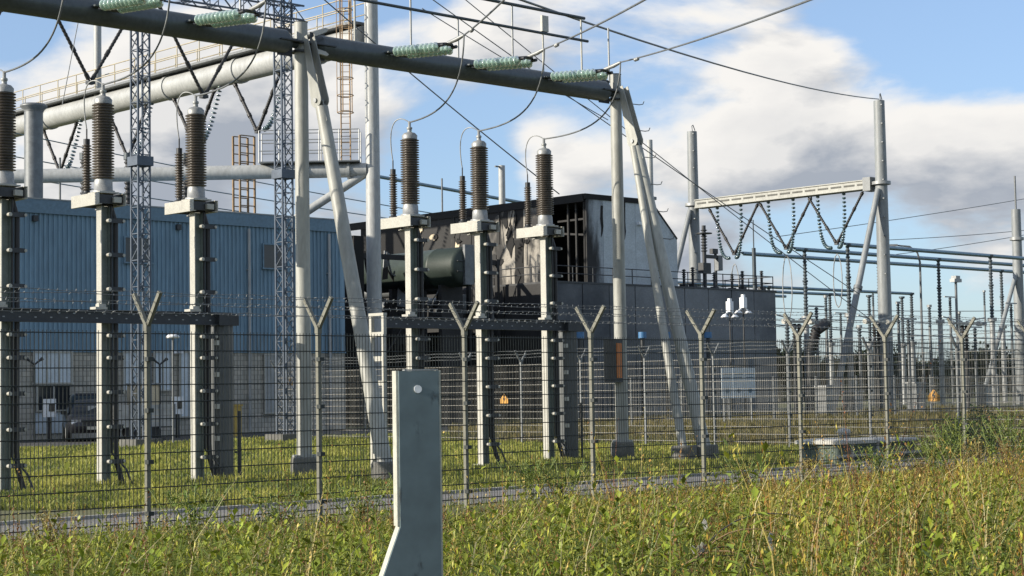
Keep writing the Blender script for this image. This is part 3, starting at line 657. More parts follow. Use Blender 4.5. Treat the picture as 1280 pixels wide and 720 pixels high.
for i, (px, y, lab) in enumerate(((62, 56.5, 'white headed charging post before the white door bay'), (222, 56.0, 'white headed charging post beside the plank trailer'))):
    x = on_y(px, 530, y)[0]; o = thing('charging_post', lab, 'charging post', (x, y, 0), 'charging posts by the hall')
    MB().b2(x-.06, x+.06, y-.05, y+.05, 0, .9).build('stem', DARK, o); MB().b2(x-.2, x+.2, y-.1, y+.1, .9, 1.55).build('head', LAMP_W, o)
    MB().b2(x-.08, x+.12, y-.13, y-.101, 1.1, 1.38).build('screen', GLASS, o)
x = on_y(287, 520, 55)[0]
o = thing('yellow_box', 'yellow grit box against the hall beside the downpipe', 'box', (x, 55, 0))
x += .15
MB().b2(x-.4, x+.4, 55, 55.5, 0, 1.15).build('body', YELLOW, o); MB().b2(x-.44, x+.44, 54.96, 55.54, 1.151, 1.22).build('lid', YELLOW, o)
for px, lab in ((43, 'slim dark lamp post before the white door bay'), (200, 'slim dark lamp post behind the plank trailer')):
    x = on_y(px, 520, 57)[0]; zt = on_y(px, 455, 57)[2]; o = thing('lamp_post', lab, 'lamp', (x, 57, 0), 'slim yard lamps')
    MB().cyl((x, 57, 0), (x, 57, zt), .04, n=8).build('pole', DARK, o)
    for s in (-1, 1): MB().tube([(x, 57, zt-.02), (x+s*.2, 57, zt+.12), (x+s*.32, 57, zt+.2)], [.03, .04, .07], 6).build('lamp_head', DARK, o)
x, z = on_y(216, 421, 50)[[0, 2]]
o = thing('area_lamp', 'lamp with a white dish painted as a glint on a thin pole before the blue hall', 'lamp', (x, 50, 0))
MB().cyl((x, 50, 0), (x, 50, z), .035, n=8).build('pole', GALV_D, o); MB().lathe([(0, .1), (.16, .07), (.24, 0), (.2, -.05), (0, -.045)], (x, 50, z), n=16).build('dish', LAMP_W, o)  # white of the dish paints a glint; it gives no light

# ------------------------------------------------------------------ burnt hall
HY = 62.0
lx0, lz = on_y(692, 357, HY)[[0, 2]]; lx1 = on_y(968, 362, HY)[0]; lz = 7.0
bh = thing('burnt_hall', 'fire damaged hall with blackened walls and railed flat roof', 'building', ((lx0+lx1)/2, HY, 0))
np_ = 9
for i in range(np_):
    a = lx0+(lx1-lx0)*i/np_; b = lx0+(lx1-lx0)*(i+1)/np_
    MB().b2(a+.03, b-.03, HY-.08-.012*(i % 2), HY, 0, lz).build('wall_panel', SOOT_L, bh)
MB().b2(lx0+.02, lx1-.02, HY+.005, HY+9, 0, lz-.02).build('wall_core', CHAR, bh)
MB().b2(lx0-.05, lx1+.05, HY-.12, HY+9.1, lz+.002, lz+.1).build('roof_edge', DARK, bh)
for i in range(6): MB().b2(lx0-.08, lx0-.0, HY+.02+i*3.6, HY+3.55+i*3.6, 0, lz-.001).build('wall_panel', CHAR_G, bh)
MB().b2(lx0+.001, lx1, HY+9.01, HY+21.6, 0, lz-.05).build('wall_core', CHAR, bh)
# roof railing
for k, (a, b) in enumerate((((lx0, HY+.1, 0), (lx1, HY+.1, 0)), ((lx0+.03, HY+.1, 0), (lx0+.03, HY+20, 0)), ((lx1, HY+.1, 0), (lx1, HY+9, 0)))):
    a = Vector(a); b = Vector(b); m_ = MB()
    for z in (.42, .8): m_.cyl(a+Vector((0,0,lz+.1+z)), b+Vector((0,0,lz+.1+z)), .028, n=6)
    n = int((b-a).length/1.5)
    for i in range(n+1): c = a.lerp(b, i/n); m_.cyl((c.x, c.y, lz+.1), (c.x, c.y, lz+.93), .03, n=6)
    m_.build('railing', DARK, bh)
UY = 63.0; ux0 = on_y(731, 245, UY)[0]; uz = 11.75; c1 = on_y(812, 252, UY)[0]; c2x, c2z = on_y(845, 300, UY)[[0, 2]]
# pale upper front in sheet panels, with the sloped end
edges = np.linspace(ux0, c1, 5)
for i_, (a, b) in enumerate(zip(edges, edges[1:])):
    MB().b2(a+.01, b-.01, UY-.07, UY, lz+.1, uz-.02).build('upper_panel', SOOT_F if i_ == 0 else SOOT_P, bh)
MB().prism([(c1+.01, lz+.1), (c2x, lz+.1), (c2x, c2z), (c1+.01, uz-.02)], (0, UY, 0), (1,0,0), (0,0,1), .07).build('upper_panel', SOOT_P, bh)
poly = [(ux0+.02, lz+.1), (c2x-.02, lz+.1), (c2x-.02, c2z-.03), (c1, uz-.03), (ux0+.02, uz-.03)]
MB().prism(poly[::-1], (0, UY+.002, 0), (1,0,0), (0,0,1), 3.2).build('upper_core', CHAR, bh) if False else None
yo0 = on_x(690, 300, ux0)[1]                      # the burnt out doorway runs back to here
m_ = MB()                                          # hollow block: roof, back and far wall
m_.prism([(ux0+.02, uz-.1), (c1, uz-.1), (c2x-.02, c2z-.1), (c2x-.02, c2z-.02), (c1, uz-.02), (ux0+.02, uz-.02)], (0, UY+20, 0), (1,0,0), (0,0,1), 19.99)
m_.b2(ux0+3.5, ux0+3.6, UY+.02, UY+20, lz+.1, uz-.12); m_.b2(c2x-.1, c2x-.02, UY+.02, UY+20, lz+.1, c2z-.12)
m_.build('upper_core', CHAR, bh)
MB().b2(ux0-.1, c1, UY-.12, UY+.02, uz-.16, uz+.12).build('roof_flashing', CHAR, bh); MB().b2(ux0-.14, ux0+.05, UY+.021, UY+20, uz-.3, uz+.12).build('roof_flashing', CHAR, bh)
MB().bar((c1, UY-.04, uz+.05), (c2x, UY-.04, c2z+.05), .12, .1).build('roof_flashing', CHAR_G, bh)
# side wall: doorway with charred louvres, then scorched panels of uneven tone
SOOT_B = soot_mat('scorched_beige_panel', (.27, .25, .215), lo=.44, hi=.56, scale=.7, zs=.35)
YE = on_x(452, 280, ux0)[1]
ywall = [yo0]
for px in (676, 656, 645, 628, 610, 592, 570, 548, 520, 490, 452): ywall.append(on_x(px, 300, ux0)[1])
pm = [SOOT_B, SOOT_B, CHAR, SOOT_B, SOOT, SOOT, CHAR_G, SOOT, CHAR_G, CHAR, CHAR]
for i, (a, b) in enumerate(zip(ywall, ywall[1:])):
    MB().b2(ux0-.07-.02*(i % 2), ux0, a+.01, b-.01, lz+.1, uz-.02).build('side_panel', pm[i % len(pm)], bh)
for i, y in enumerate((UY+.9, UY+1.5)): MB().b2(ux0+.2, ux0+.3, y-.05, y+.05, lz+.1, uz-.15).build('charred_stud', CHAR_G, bh)
for z in (lz+2.9, lz+3.6): MB().bar((ux0+.32, UY+.1, z+random.uniform(-.2,.2)), (ux0+.32, yo0-.1, z+random.uniform(-.25,.25)), .06, .1).build('charred_rail', CHAR_G, bh)
HOLE = CHAR
for i in range(34):                                  # peeled, torn and blistered sheet on the side wall
    y = random.uniform(yo0+.2, on_x(520, 300, ux0)[1]); z = random.uniform(lz+.4, uz-.5); w_ = random.uniform(.15, .8); h_ = random.uniform(.25, 1.3)
    n_ = 9; pl = [(w_/2*math.cos(t)*random.uniform(.5, 1.2), h_/2*math.sin(t)*random.uniform(.5, 1.2)) for t in np.linspace(0, 2*math.pi, n_, endpoint=False)]
    MB().prism(pl, (ux0-.095-.012*(i % 4), y, z), (0, -1, 0), (random.uniform(-.05, .05), 0, 1), .01+.004*(i % 5)).build('torn_sheet', (CHAR, CHAR, CHAR_G, CHAR, SOOT_B, BEIGE if i % 2 else CHAR)[i % 6], bh)
for i in range(7):
    y = yo0+.6+i*1.1; MB().tube(sag((ux0-.2, y, uz-.3), (ux0-.35, y+random.uniform(-.6, .6), uz-random.uniform(1.5, 3.6)), .1, 6), .03, 5).build('hanging_cable', CHAR, bh)
MB().b2(ux0-.02, ux0+.1, UY+.02, UY+.14, lz+.1, uz-.02).build('corner_post', CHAR, bh)
for px, z0_, z1_ in ((751, 9.6, 11.3), (779, 9.4, 11.6)):    # torn black strips hanging on the front
    x = on_y(px, 280, UY)[0]; m_ = MB(); n = 7
    m_.prism([(-.09, 0), (-.05, .5), (-.12, 1.0), (-.06, z1_-z0_), (.1, z1_-z0_), (.07, 1.1), (.11, .6), (.02, .2)], (x, UY-.075, z0_), (1,0,0), (0,0,1), .02); m_.build('burnt_strip', CHAR, bh)
MB().box((on_y(797, 282, UY)[0], UY-.15, 10.5), (.3, .2, .15)).build('wall_lamp', LAMP_W, bh)

# charred transformer bay between the halls
def boxes(o, lst):
    for nm, m_, x0, x1, y0, y1, z0, z1 in lst: MB().b2(x0, x1, y0, y1, z0, z1).build(nm, m_, o)
tX = 56.3; tY0 = on_x(583, 330, tX)[1]; zc = on_x(583, 333, tX)[2]; tr = .98
o = thing('oil_conservator', 'large dark green oil tank lying on legs in the charred bay', 'tank', (tX, tY0, 0))
Lt = 7.5
MB().lathe([(0, -.12), (.5, -.1), (.85, -.03), (tr, .08), (tr, 1.8), (tr+.03, 1.82), (tr+.03, 1.95), (tr, 1.97), (tr, Lt-.1), (.8, Lt), (0, Lt+.08)], (tX, tY0, zc), (0, 1, 0), 28).build('shell', TANK, o)
MB().b2(tX-.28, tX+.3, tY0-.22, tY0-.06, zc-.9, zc+1.05).build('level_gauge', GALV_D, o)
for z in (-.25, .25): MB().b2(tX-.7, tX+.7, tY0-.16, tY0-.1, zc+z-.02, zc+z+.02).build('rib', DARK, o)
for y in (tY0+1.2, tY0+5): MB().b2(tX-.7, tX+.7, y-.12, y+.12, 0, zc-tr+.12).build('leg', CHAR_G, o)
o = thing('burnt_transformer', 'charred transformer with pipes and radiators in the bay beside the burnt hall', 'transformer', (58, 66, 0))
boxes(o, [('tank_body', CHAR_G, 52.3, 60.6, 68, 74, .3, 4.4), ('tank_lid', CHAR, 52.1, 60.8, 67.8, 74.2, 4.42, 4.6), ('firewall', CHAR, 50.5, 51.1, 64, 80, 0, 9.0), ('back_wall', CHAR, 51.2, 61, 78, 78.4, 0, 9.2)])
for i in range(11): MB().b2(52.6+i*.7, 52.75+i*.7, 66.9, 67.75, .6, 4.0).build('radiator_fin', CHAR_G, o)
for i, (x, y, z) in enumerate(((58.5, 69, 6.9), (59.6, 70, 6.2))):
    MB().cyl((x, 66.5, z), (x, 73, z), .3, n=14).build('pipe', GALV_D, o)
    MB().cyl((x, 66.45, z), (x, 66.3, z), .38, n=14).build('flange', GALV_D, o); MB().cyl((x, y, 4.6), (x, y, z), .2, n=10).build('pipe_riser', GALV_D, o)
MB().cyl((58.2, 66.8, 5.7), (61.6, 66.8, 5.7), .26, n=14).build('cross_pipe', GALV_D, o)
for i in range(6): MB().bar((53+i*1.3, 66.4+.3*(i % 2), 4.6), (53+i*1.3+random.uniform(-.6,.6), 67, 5.4+random.random()*2.2), .09, .09).build('bent_bar', CHAR_G, o)
for i in range(4):
    x = 53.4+i*2.3; MB().lathe(shed_profile(.12, .22, 1.5, 9), (x, 71, 4.6), (.1*(i-1.5), -.05, 1), 12).build('bushing', CHAR_G, o)
for i in range(16):                                 # burnt cables and torn sheet hanging in the bay
    x = random.uniform(52, 61); y = random.uniform(65, 67.6); z = random.uniform(5, 8.6); q1 = Vector((x, y, z)); q2 = q1+Vector((random.uniform(-2, 2), random.uniform(-.5, .5), random.uniform(-2.5, -.4)))
    MB().tube(sag(q1, q2, random.uniform(.1, .6), 8), random.uniform(.03, .06), 5).build('hanging_cable', CHAR_G if i % 3 else GALV_D, o)
for i in range(9):
    x = random.uniform(53, 61); z = random.uniform(4.7, 7.8); w = random.uniform(.3, .9)
    MB().prism([(0, 0), (w, .1), (w*1.1, .7), (.1, .9)], (x, 66.2+.15*i, z), (.9, .2, .3*random.uniform(-1, 1)), (.1, .1, 1), .03).build('torn_sheet', (GALV_D, CHAR_G, CHAR)[i % 3], o)
for x in (56.2, 59.2, 61.2): MB().b2(x-.09, x+.09, 65.5, 65.7, 0, 8.4).build('steel_stanchion', CHAR_G, o)
MB().b2(52, 61.4, 65.55, 65.7, 8.1, 8.35).build('steel_header', CHAR_G, o)
m_ = MB()
for z in (5.1, 5.5): m_.cyl((57.5, 65.9, z), (61.5, 65.9, z), .03, n=6)
for i in range(5): m_.cyl((57.5+i, 65.9, 4.6), (57.5+i, 65.9, 5.5), .03, n=6)
m_.b2(57.4, 61.6, 65.8, 67.5, 4.5, 4.58); m_.build('walkway', CHAR_G, o)
m_ = MB(); m_.b2(57.6, 57.75, 66, 66.15, 0, 4.5); m_.b2(61.3, 61.45, 66, 66.15, 0, 4.5); m_.build('walkway_leg', CHAR, o)

# two twin lamp posts, small blue-capped posts, sign board and sundries before the burnt hall
for px, pt_, lab in ((913, 381, 'white twin hooded lamp on a dark post before the burnt hall'), (930, 376, 'taller white twin hooded lamp on a dark post before the burnt hall')):
    yy = 57.5; x = on_y(px, 420, yy)[0]; zt = on_y(px, pt_, yy)[2]
    o = thing('twin_lamp', lab, 'lamp', (x, yy, 0), 'hooded lamps before the burnt hall')
    MB().cyl((x, yy, 0), (x, yy, zt-.5), .05, n=8).build('pole', DARK, o); MB().box((x, yy, zt-.1), (.28, .28, .55)).box((x, yy, zt+.25), (.16, .16, .16)).build('housing', LAMP_W, o)
    for s in (-1, 1):
        MB().bar((x+s*.1, yy, zt-.35), (x+s*.42, yy, zt-.55), .07).build('arm', LAMP_W, o); MB().lathe([(0, .16), (.09, .14), (.22, 0), (.2, -.03), (0, -.03)], (x+s*.42, yy, zt-.65), n=12).build('hood', LAMP_W, o)
cols = ['blue capped post insulator before the smoke stained wall']*4
for px in (725, 803, 833, 885):
    yy = 56; x = on_y(px, 420, yy)[0]; zt = on_y(px, 415, yy)[2]; o = thing('capped_post', 'dark post with a small blue cap before the burnt hall', 'post', (x, yy, 0), 'blue capped posts')
    MB().cyl((x, yy, 0), (x, yy, zt-.3), .1, n=10).build('stem', DARK, o); MB().cyl((x, yy, zt-.3), (x, yy, zt), .2, n=12).build('cap', mat('blue_cap', (.05,.15,.3), .5) if px == 725 else bpy.data.materials['blue_cap'], o)
sy = 44.0; x0, zt = on_y(901, 460, sy)[[0, 2]]; x1, zb = on_y(944, 497, sy)[[0, 2]]
o = thing('notice_board', 'pale blue white board of three panels on posts behind the cross fence', 'sign', ((x0+x1)/2, sy, 0))
w = (x1-x0)/3
for i in range(3):
    pn = MB().b2(x0+i*w+.015, x0+(i+1)*w-.015, sy-.03, sy, zb, zt).build('panel', WHITE, o)
    m_ = MB(); xc = x0+(i+.5)*w
    MB().cyl((xc, sy-.031, zb+.3), (xc, sy-.036, zb+.3), .11, n=14).build('symbol', BLUE_D, pn); m_.b2(x0+i*w+.08, x0+(i+1)*w-.08, sy-.035, sy-.031, zt-.28, zt-.2); MB().b2(x0+i*w+.08, x0+(i+1)*w-.14, sy-.035, sy-.031, zt-.42, zt-.36).build('text_bar', BLUE_D, pn)
    m_.build('text_bar', BLUE_D, pn)
for x in (x0+.2, x1-.2): MB().b2(x-.03, x+.03, sy+.005, sy+.06, 0, zt).build('post', GALV_D, o)
def warn(px, py, Y, lab, s=.17, X=None):
    q = on_y(px, py, Y) if X is None else on_x(px, py, X); o = thing('warning_sign', lab, 'sign', q, 'yellow warning signs'); q = Vector(q)
    a = Vector((1,0,0)) if X is None else Vector((0,-1,0)); up = Vector((0,0,1)); nn = a.cross(up)
    MB().prism([(-s,-s*.75),(s,-s*.75),(s,0),(.0,s*.95),(-s,0)], q-nn*.02, a, up, .02).build('plate', SIGNY, o)
    MB().prism([(.02, .12), (-.05, -.01), (.0, -.01), (-.03, -.13), (.06, .03), (.01, .03), (.06, .12)], q+nn*.004, a, up, .003).build('lightning_symbol', BLACK, o)
warn(630, 499, 0, 'yellow warning plate on the cross fence before the burnt hall', X=F2X-.07)
warn(1167, 495, 0, 'yellow warning plate on the cross fence near the switchyard', X=F2X-.07)
warn(363, 478, 57, 'yellow warning plate near the roller door of the blue hall')

# ------------------------------------------------------------------ back gantries on the left
# lattice gantry: masts carrying a beam from which black V strings hang
LY = 48.0
lg = thing('lattice_gantry', 'blue grey lattice mast gantry standing before the blue hall', 'gantry', (29.24, LY, 0))
def lattice(p, q, w, name, step, m_, parent, rc=.028, rl=.014):
    p = Vector(p); q = Vector(q); d, a, b = MB.frame(q-p); Ln = (q-p).length; mb = MB(); cs = [(a*s+b*t)*w/2 for s, t in ((-1,-1),(1,-1),(1,1),(-1,1))]
    for c in cs: mb.bar(p+c, q+c, rc*2)
    o = mb.build(name, m_, parent); mb = MB(); n = int(Ln/step)
    for f in range(4):
        c1_, c2_ = cs[f], cs[(f+1) % 4]
        for i in range(n):
            A = p+d*(Ln*i/n); B = p+d*(Ln*(i+1)/n)
            if i % 2: c1_, c2_ = cs[(f+1) % 4], cs[f]
            else: c1_, c2_ = cs[f], cs[(f+1) % 4]
            mb.bar(A+c1_, B+c2_, rl*2); 
            if i % 2 == 0: mb.bar(A+cs[f], A+cs[(f+1) % 4], rl*2)
    mb.build('lacing', m_, o); return o
for x in (23.6, 29.24, 34.86): 
    ms = lattice((x, LY, 0), (x, LY, 16.5), .42, 'mast', .42, MASTM, lg)
    MB().box((x, LY, .12), (1.0, 1.0, .24)).build('footing', CONC_D, ms)
    MB().b2(x-.3, x+.3, LY-.3, LY+.3, 8.95, 9.25).build('joint_collar', MASTM, ms)
lattice((22, LY, 14.75), (35.6, LY, 14.75), .5, 'beam', .5, MASTM, lg)
def vstring(c, along, hw_, h, label, grp, r=.05, m_=BLACK, glass=False, n=10):
    c = Vector(c); a = Vector(along); o = thing('v_string_insulator', label, 'insulator', c, grp)
    for s in (-1, 1):
        t = c+a*s*hw_+Vector((0,0,h)); d = (t-c)
        mb = MB(); mb.cyl(c, t, r*.6, n=8); 
        for f, l in ((.06,.05),(.34,.06),(.66,.06),(.95,.05)): mb.cyl(c.lerp(t, f-l/2), c.lerp(t, f+l/2), r*1.35, n=8)
        mb.lathe(shed_profile(r*.95, r*1.12, d.length*.86, 22), c+d*.07, d, 8); mb.build('rod', m_, o)
    mb = MB(); mb.box(c, (.22, .22, .1)); mb.build('yoke', DARK, o)
    return o
for x, lab in ((27.45, 'black V shaped insulator pair hanging between the outer lattice masts'), (31.65, 'black V shaped insulator pair hanging between the lattice masts over the window'), (23.3, 'black V shaped insulator pair beside the outermost lattice mast')):
    vstring((x, LY, 11.45), (1,0,0), 1.78, 2.95, lab, 'V strings of the lattice gantry', .055)
# large white pipe beam with walkway
PXX = 50.0; PZZ = 18.05; PR = .62
pg = thing('pipe_gantry', 'tall pale gantry with a thick white pipe beam and railed walkway', 'gantry', (PXX, 61.9, 0))
MB().cyl((PXX, 61.9, 0), (PXX, 61.9, 26), .36, .3, 24).build('column', PIPE, pg)
bm = MB().cyl((PXX, 62.35, PZZ), (PXX, 108, PZZ), PR, n=28).build('beam', PIPE, pg)
for y in np.arange(66, 108, 6.5): MB().cyl((PXX, y-.12, PZZ), (PXX, y+.12, PZZ), PR+.06, n=28).build('flange', PIPE, bm)
for y in (63.2, 86.0, 108): 
    if y > 64: MB().cyl((PXX+.0, y+.0, 0), (PXX, y, PZZ-PR if y < 100 else 22), .36, n=20).build('column', PIPE, pg)
c_ = on_x(122, 107, PXX); MB().cyl((PXX, c_[1], PZZ), (PXX, c_[1], 27), .22, n=14).build('lightning_mast', PIPE, pg)
m_ = MB(); wx0, wx1 = PXX-.75, PXX+.5; wz = PZZ+PR+.15
m_.b2(wx0, wx1, 62.4, 108, wz-.12, wz); m_.build('walkway_deck', GALV_D, pg)
m_ = MB()
for xx in (wx0, wx1):
    for z in (.55, 1.1): m_.cyl((xx, 62.4, wz+z), (xx, 108, wz+z), .03, n=5)
    for y in np.arange(62.5, 108, 2.1): m_.cyl((xx, y, wz), (xx, y, wz+1.1), .03, n=5)
m_.build('railing', mat('dull_brass_rail', (.36, .31, .2), .6), pg)
# cage ladder and platform on the column
m_ = MB(); lxx, lyy = PXX-.95, 62.7
def ladder_cage(cx, cy, z0, z1, m, parent, w=.42):
    k = MB()
    for s in (-1, 1): k.bar((cx+s*w/2*.72, cy-s*w/2*.69, z0), (cx+s*w/2*.72, cy-s*w/2*.69, z1), .06, .04)
    for z in np.arange(z0+.2, z1, .3): k.cyl((cx-w/2*.72, cy+w/2*.69, z), (cx+w/2*.72, cy-w/2*.69, z), .014, n=4)
    l_ = k.build('ladder', m, parent); k = MB()
    for z in np.arange(z0+2.2, z1, .8): k.tube([(cx+.38*math.cos(t), cy+.38*math.sin(t), z) for t in np.linspace(0, 2*math.pi, 13)], .022, 4)
    for t in np.linspace(0, 2*math.pi, 6)[:-1]: k.bar((cx+.38*math.cos(t), cy+.38*math.sin(t), z0+2.2), (cx+.38*math.cos(t), cy+.38*math.sin(t), z1), .03, .02)
    k.build('safety_cage', m, l_); return l_
ladder_cage(PXX-1.05, 62.55, 12.3, 19.9, RUST, pg)
# diagonal lower beam with platform
A = Vector((PXX-.2, 62.1, 11.85)); B = Vector((29.5, 81.0, 11.75))
lb = MB().cyl(A, B, .33, n=20).build('lower_beam', PIPE, pg)
MB().cyl((B.x, B.y, 0), (B.x, B.y, 13), .36, n=18).build('column', PIPE, pg)
dr = (B-A).normalized(); nn = Vector((-dr.y, dr.x, 0))
for f in (.03, .1, .28, .45): c = A.lerp(B, f); MB().cyl(c-dr*.06, c+dr*.06, .4, n=20).build('flange', PIPE, lb)
m_ = MB(); P0, P1 = A+dr*.3, A+dr*4.9
for z in (.5, 1.0, 1.45):
    for s in (-.5, .5): m_.cyl(P0+nn*s+Vector((0,0,.4+z)), P1+nn*s+Vector((0,0,.4+z)), .025, n=5)
for i in range(6):
    for s in (-.5, .5): c = P0.lerp(P1, i/5)+nn*s; m_.cyl(c+Vector((0,0,.35)), c+Vector((0,0,1.85)), .03, n=5)
m_.build('platform_railing', GALV, pg)
m_ = MB(); q0, q1 = P0+Vector((0,0,.38)), P1+Vector((0,0,.38)); m_.bar(q0, q1, 1.1, .06); m_.build('platform_deck', GALV_D, pg)
MB().cyl(A+Vector((-.1,.1,-.2)), A+dr*5.2+Vector((0,0,-3.4)), .2, n=12).build('brace', PIPE, pg)
MB().cyl(A.lerp(B,.62)+Vector((0,0,-.2)), A.lerp(B,.42)+Vector((0,0,-2.9)), .16, n=12).build('brace', PIPE, pg)
# rusty ladder tower by the hall roof
c = on_y(308, 265, 73); o = thing('rusty_ladder_tower', 'narrow rusty yellow caged ladder tower behind the blue hall roof', 'ladder tower', (c[0], 73.2, 0))
zt_ = on_y(308, 170, 73)[2]
for s in (-1, 1):
    for t in (-1, 1): MB().bar((c[0]+s*.45, 73.2+t*.3, 0), (c[0]+s*.45, 73.2+t*.3, zt_), .09).build('upright', RUST, o)
for i, z in enumerate(np.arange(8.5, zt_, .45)):
    for yy in (72.9, 73.5): MB().bar((c[0]-.405, yy, z), (c[0]+.405, yy, z), .05).build('rung', RUST, o)
# V strings under the pipe, with glass strings beside them
for i, px in enumerate((75, 160, 243, 322)):
    y = on_x(px, 190, PXX)[1]; zb_ = 14.7
    w_ = ['nearest the platform', 'second from the platform', 'third from the platform', 'farthest from the platform'][3-i]
    vstring((PXX, y, zb_), (0,1,0), 2.0, PZZ-PR-zb_+.05, 'black V shaped insulator pair under the white pipe, '+w_, 'V strings under the pipe', .085)
    o = thing('glass_string', 'dark glass disc string under the pipe, '+w_, 'insulator', (PXX-.2, y-1.3, zb_), 'glass strings under the pipe')
    pts = bez((PXX-.1, y-2.6, PZZ-PR), (PXX-.2, y-2.2, zb_+1.6), (PXX-.2, y-1.6, zb_-.3), (PXX-.1, y-.5, zb_+.1), n=18)
    for k, q in enumerate(pts[:-2]):
        m_ = MB(); d_ = pts[k+1]-pts[k]; m_.lathe([(0, -.02), (.13, .0), (.14, .05), (.05, .09), (0, .1)], q, d_, 8); m_.build('glass_disc', DISC_BLUE, o)
# flat conductors near those strings
for i, (pa_, pb_) in enumerate((((0, 160), (460, 250)), ((0, 190), (470, 268)), ((0, 215), (470, 285)), ((0, 240), (480, 300)))):
    a = on_y(*pa_, 92); b = on_y(*pb_, 92); a = a+(a-b)*.2; b = b+(b-a)*.25
    top('overhead_wire', MB().tube(sag(a, b, .25, 8), .035, 4), BUS, ['highest', 'second highest', 'third highest', 'lowest'][i]+' pale wire strung behind the blue hall roof', 'wire', 'wires behind the blue hall')
m_ = MB(); a = on_y(480, 222, 95); b = on_y(700, 262, 95); m_.cyl(a+(a-b)*.4, b, .13, n=8); top('bus_tube', m_, BUS, 'thick dark bus tube behind the burnt hall roof beside the tall column', 'bus tube')
for i, (px, z0_) in enumerate(((75, 212), (250, 200), (553, 238))):
    a = on_y(px, 270, 90); m_ = MB(); zt_ = on_y(px, z0_-15, 90)[2]; m_.cyl((a[0], 90, 0), (a[0], 90, zt_), .06, n=6)
    top('thin_pole', m_, GALV_D, 'thin pole behind the '+['stack beside the blue hall', 'lattice masts and blue hall', 'tank and burnt hall roof'][i], 'pole', 'thin far poles')
# hanging post insulators over the roof (dark stacks)
for i, px in enumerate((160, 232, 105)):
    yy = 76; zb_ = on_y(px, 262, yy)[2]-.6; zt_ = on_y(px, 200, yy)[2]; x = on_y(px, 230, yy)[0]
    o = thing('post_insulator', 'dark post insulator standing behind the blue hall roof '+['beside the lattice mast', 'between the two lattice masts', 'behind the middle termination'][i], 'insulator', (x, yy, 0), 'post insulators behind the blue hall')
    MB().cyl((x, yy, 0), (x, yy, zb_), .16, n=10).build('pedestal', GALV, o)
    MB().lathe(shed_profile(.13, .2, zt_-zb_, 12), (x, yy, zb_), n=10).build('insulator', DARK, o)
    MB().cyl((x, yy, zt_), (x, yy, zt_+.35), .22, n=10).build('cap', BUSD, o)
# pale cylinder post behind burnt roof
q = on_y(627, 207, 90); x = q[0]; o = thing('tall_post', 'pale capped post rising behind the burnt hall roof', 'post', (x, 90, 0))
MB().cyl((x, 90, 0), (x, 90, q[2]), .24, n=16).build('shaft', PIPE, o); MB().box((x-.4, 90, q[2]-.1), (.5, .12, .1)).build('arm', GALV_D, o)
q = on_y(812, 175, 88); x = q[0]; o = thing('tall_post', 'pale post with flange standing behind the sloped end of the burnt hall', 'post', (x, 88, 0))
MB().cyl((x, 88, 0), (x, 88, q[2]), .22, n=16).build('shaft', PIPE, o); zf = on_y(812, 248, 88)[2]; MB().cyl((x, 88, zf-.1), (x, 88, zf+.1), .45, n=16).build('flange', GALV_D, o)
# ------------------------------------------------------------------ right hand gantry and switchyard
RX = 85.0; ry1, ry2 = 58.0, 72.4; RZ = 13.35
rg = thing('cream_gantry', 'tall tubular gantry with cream beam and hanging V strings beyond the burnt hall', 'gantry', (RX, ry1, 0))
for y, zt in ((ry1, 18.2), (ry2, 18.1)):
    c = MB().cyl((RX, y, 0), (RX, y, zt), .43, .32, 24).build('column', PIPE_G, rg)
    MB().cyl((RX, y, RZ-.1), (RX, y, RZ+.08), .55, n=24).build('collar', GALV, c)
    k = MB(); k.tube([(RX-.3, y-.3, zt-.1), (RX-.35, y-.3, zt+.3), (RX, y-.1, zt+.42), (RX+.3, y, zt+.1)], .03, 5); k.build('earth_loop', GALV_D, c)
    for z in np.arange(8, zt, 1.1): MB().box((RX-.38+.02*z*.3, y-.38, z), (.16, .1, .06)).build('step_peg', GALV_D, c)
    l_ = MB().cyl((RX-.35, y, RZ-.4), (RX-5.4, y, 0), .17, .2, 18).build('strut', PIPE_G, rg)
    if y == ry1: k = MB(); cc_ = Vector((RX-.35, y, RZ-.4)).lerp(Vector((RX-5.4, y, 0)), .45); k.cyl(cc_-Vector((.04,0,.1)), cc_+Vector((.04,0,.1)), .26, n=16); k.build('joint', GALV_D, l_)
mb = MB(); y0_, y1_ = ry1+.5, ry2-.4
mb.b2(RX-.35, RX+.35, y0_, y1_, RZ-.24, RZ+.2); bm = mb.build('beam', STEEL, rg)
mb = MB()
for k, y in enumerate(np.arange(y0_+.2, y1_-.6, .95)): mb.b2(RX-.375, RX-.352, y, y+.75, RZ-.06, RZ+.04)
mb.build('slot', CONC_D, bm)
MB().b2(RX-.42, RX+.42, y0_, y1_, RZ-.3, RZ-.242).build('flange', STEEL, bm); MB().b2(RX-.42, RX+.42, y0_, y1_, RZ+.202, RZ+.26).build('flange', STEEL, bm)
MB().b2(RX-.45, RX+.4, y0_-.02, y0_+.5, RZ-.42, RZ+.38).build('end_bracket', GALV_D, bm)
VB = []
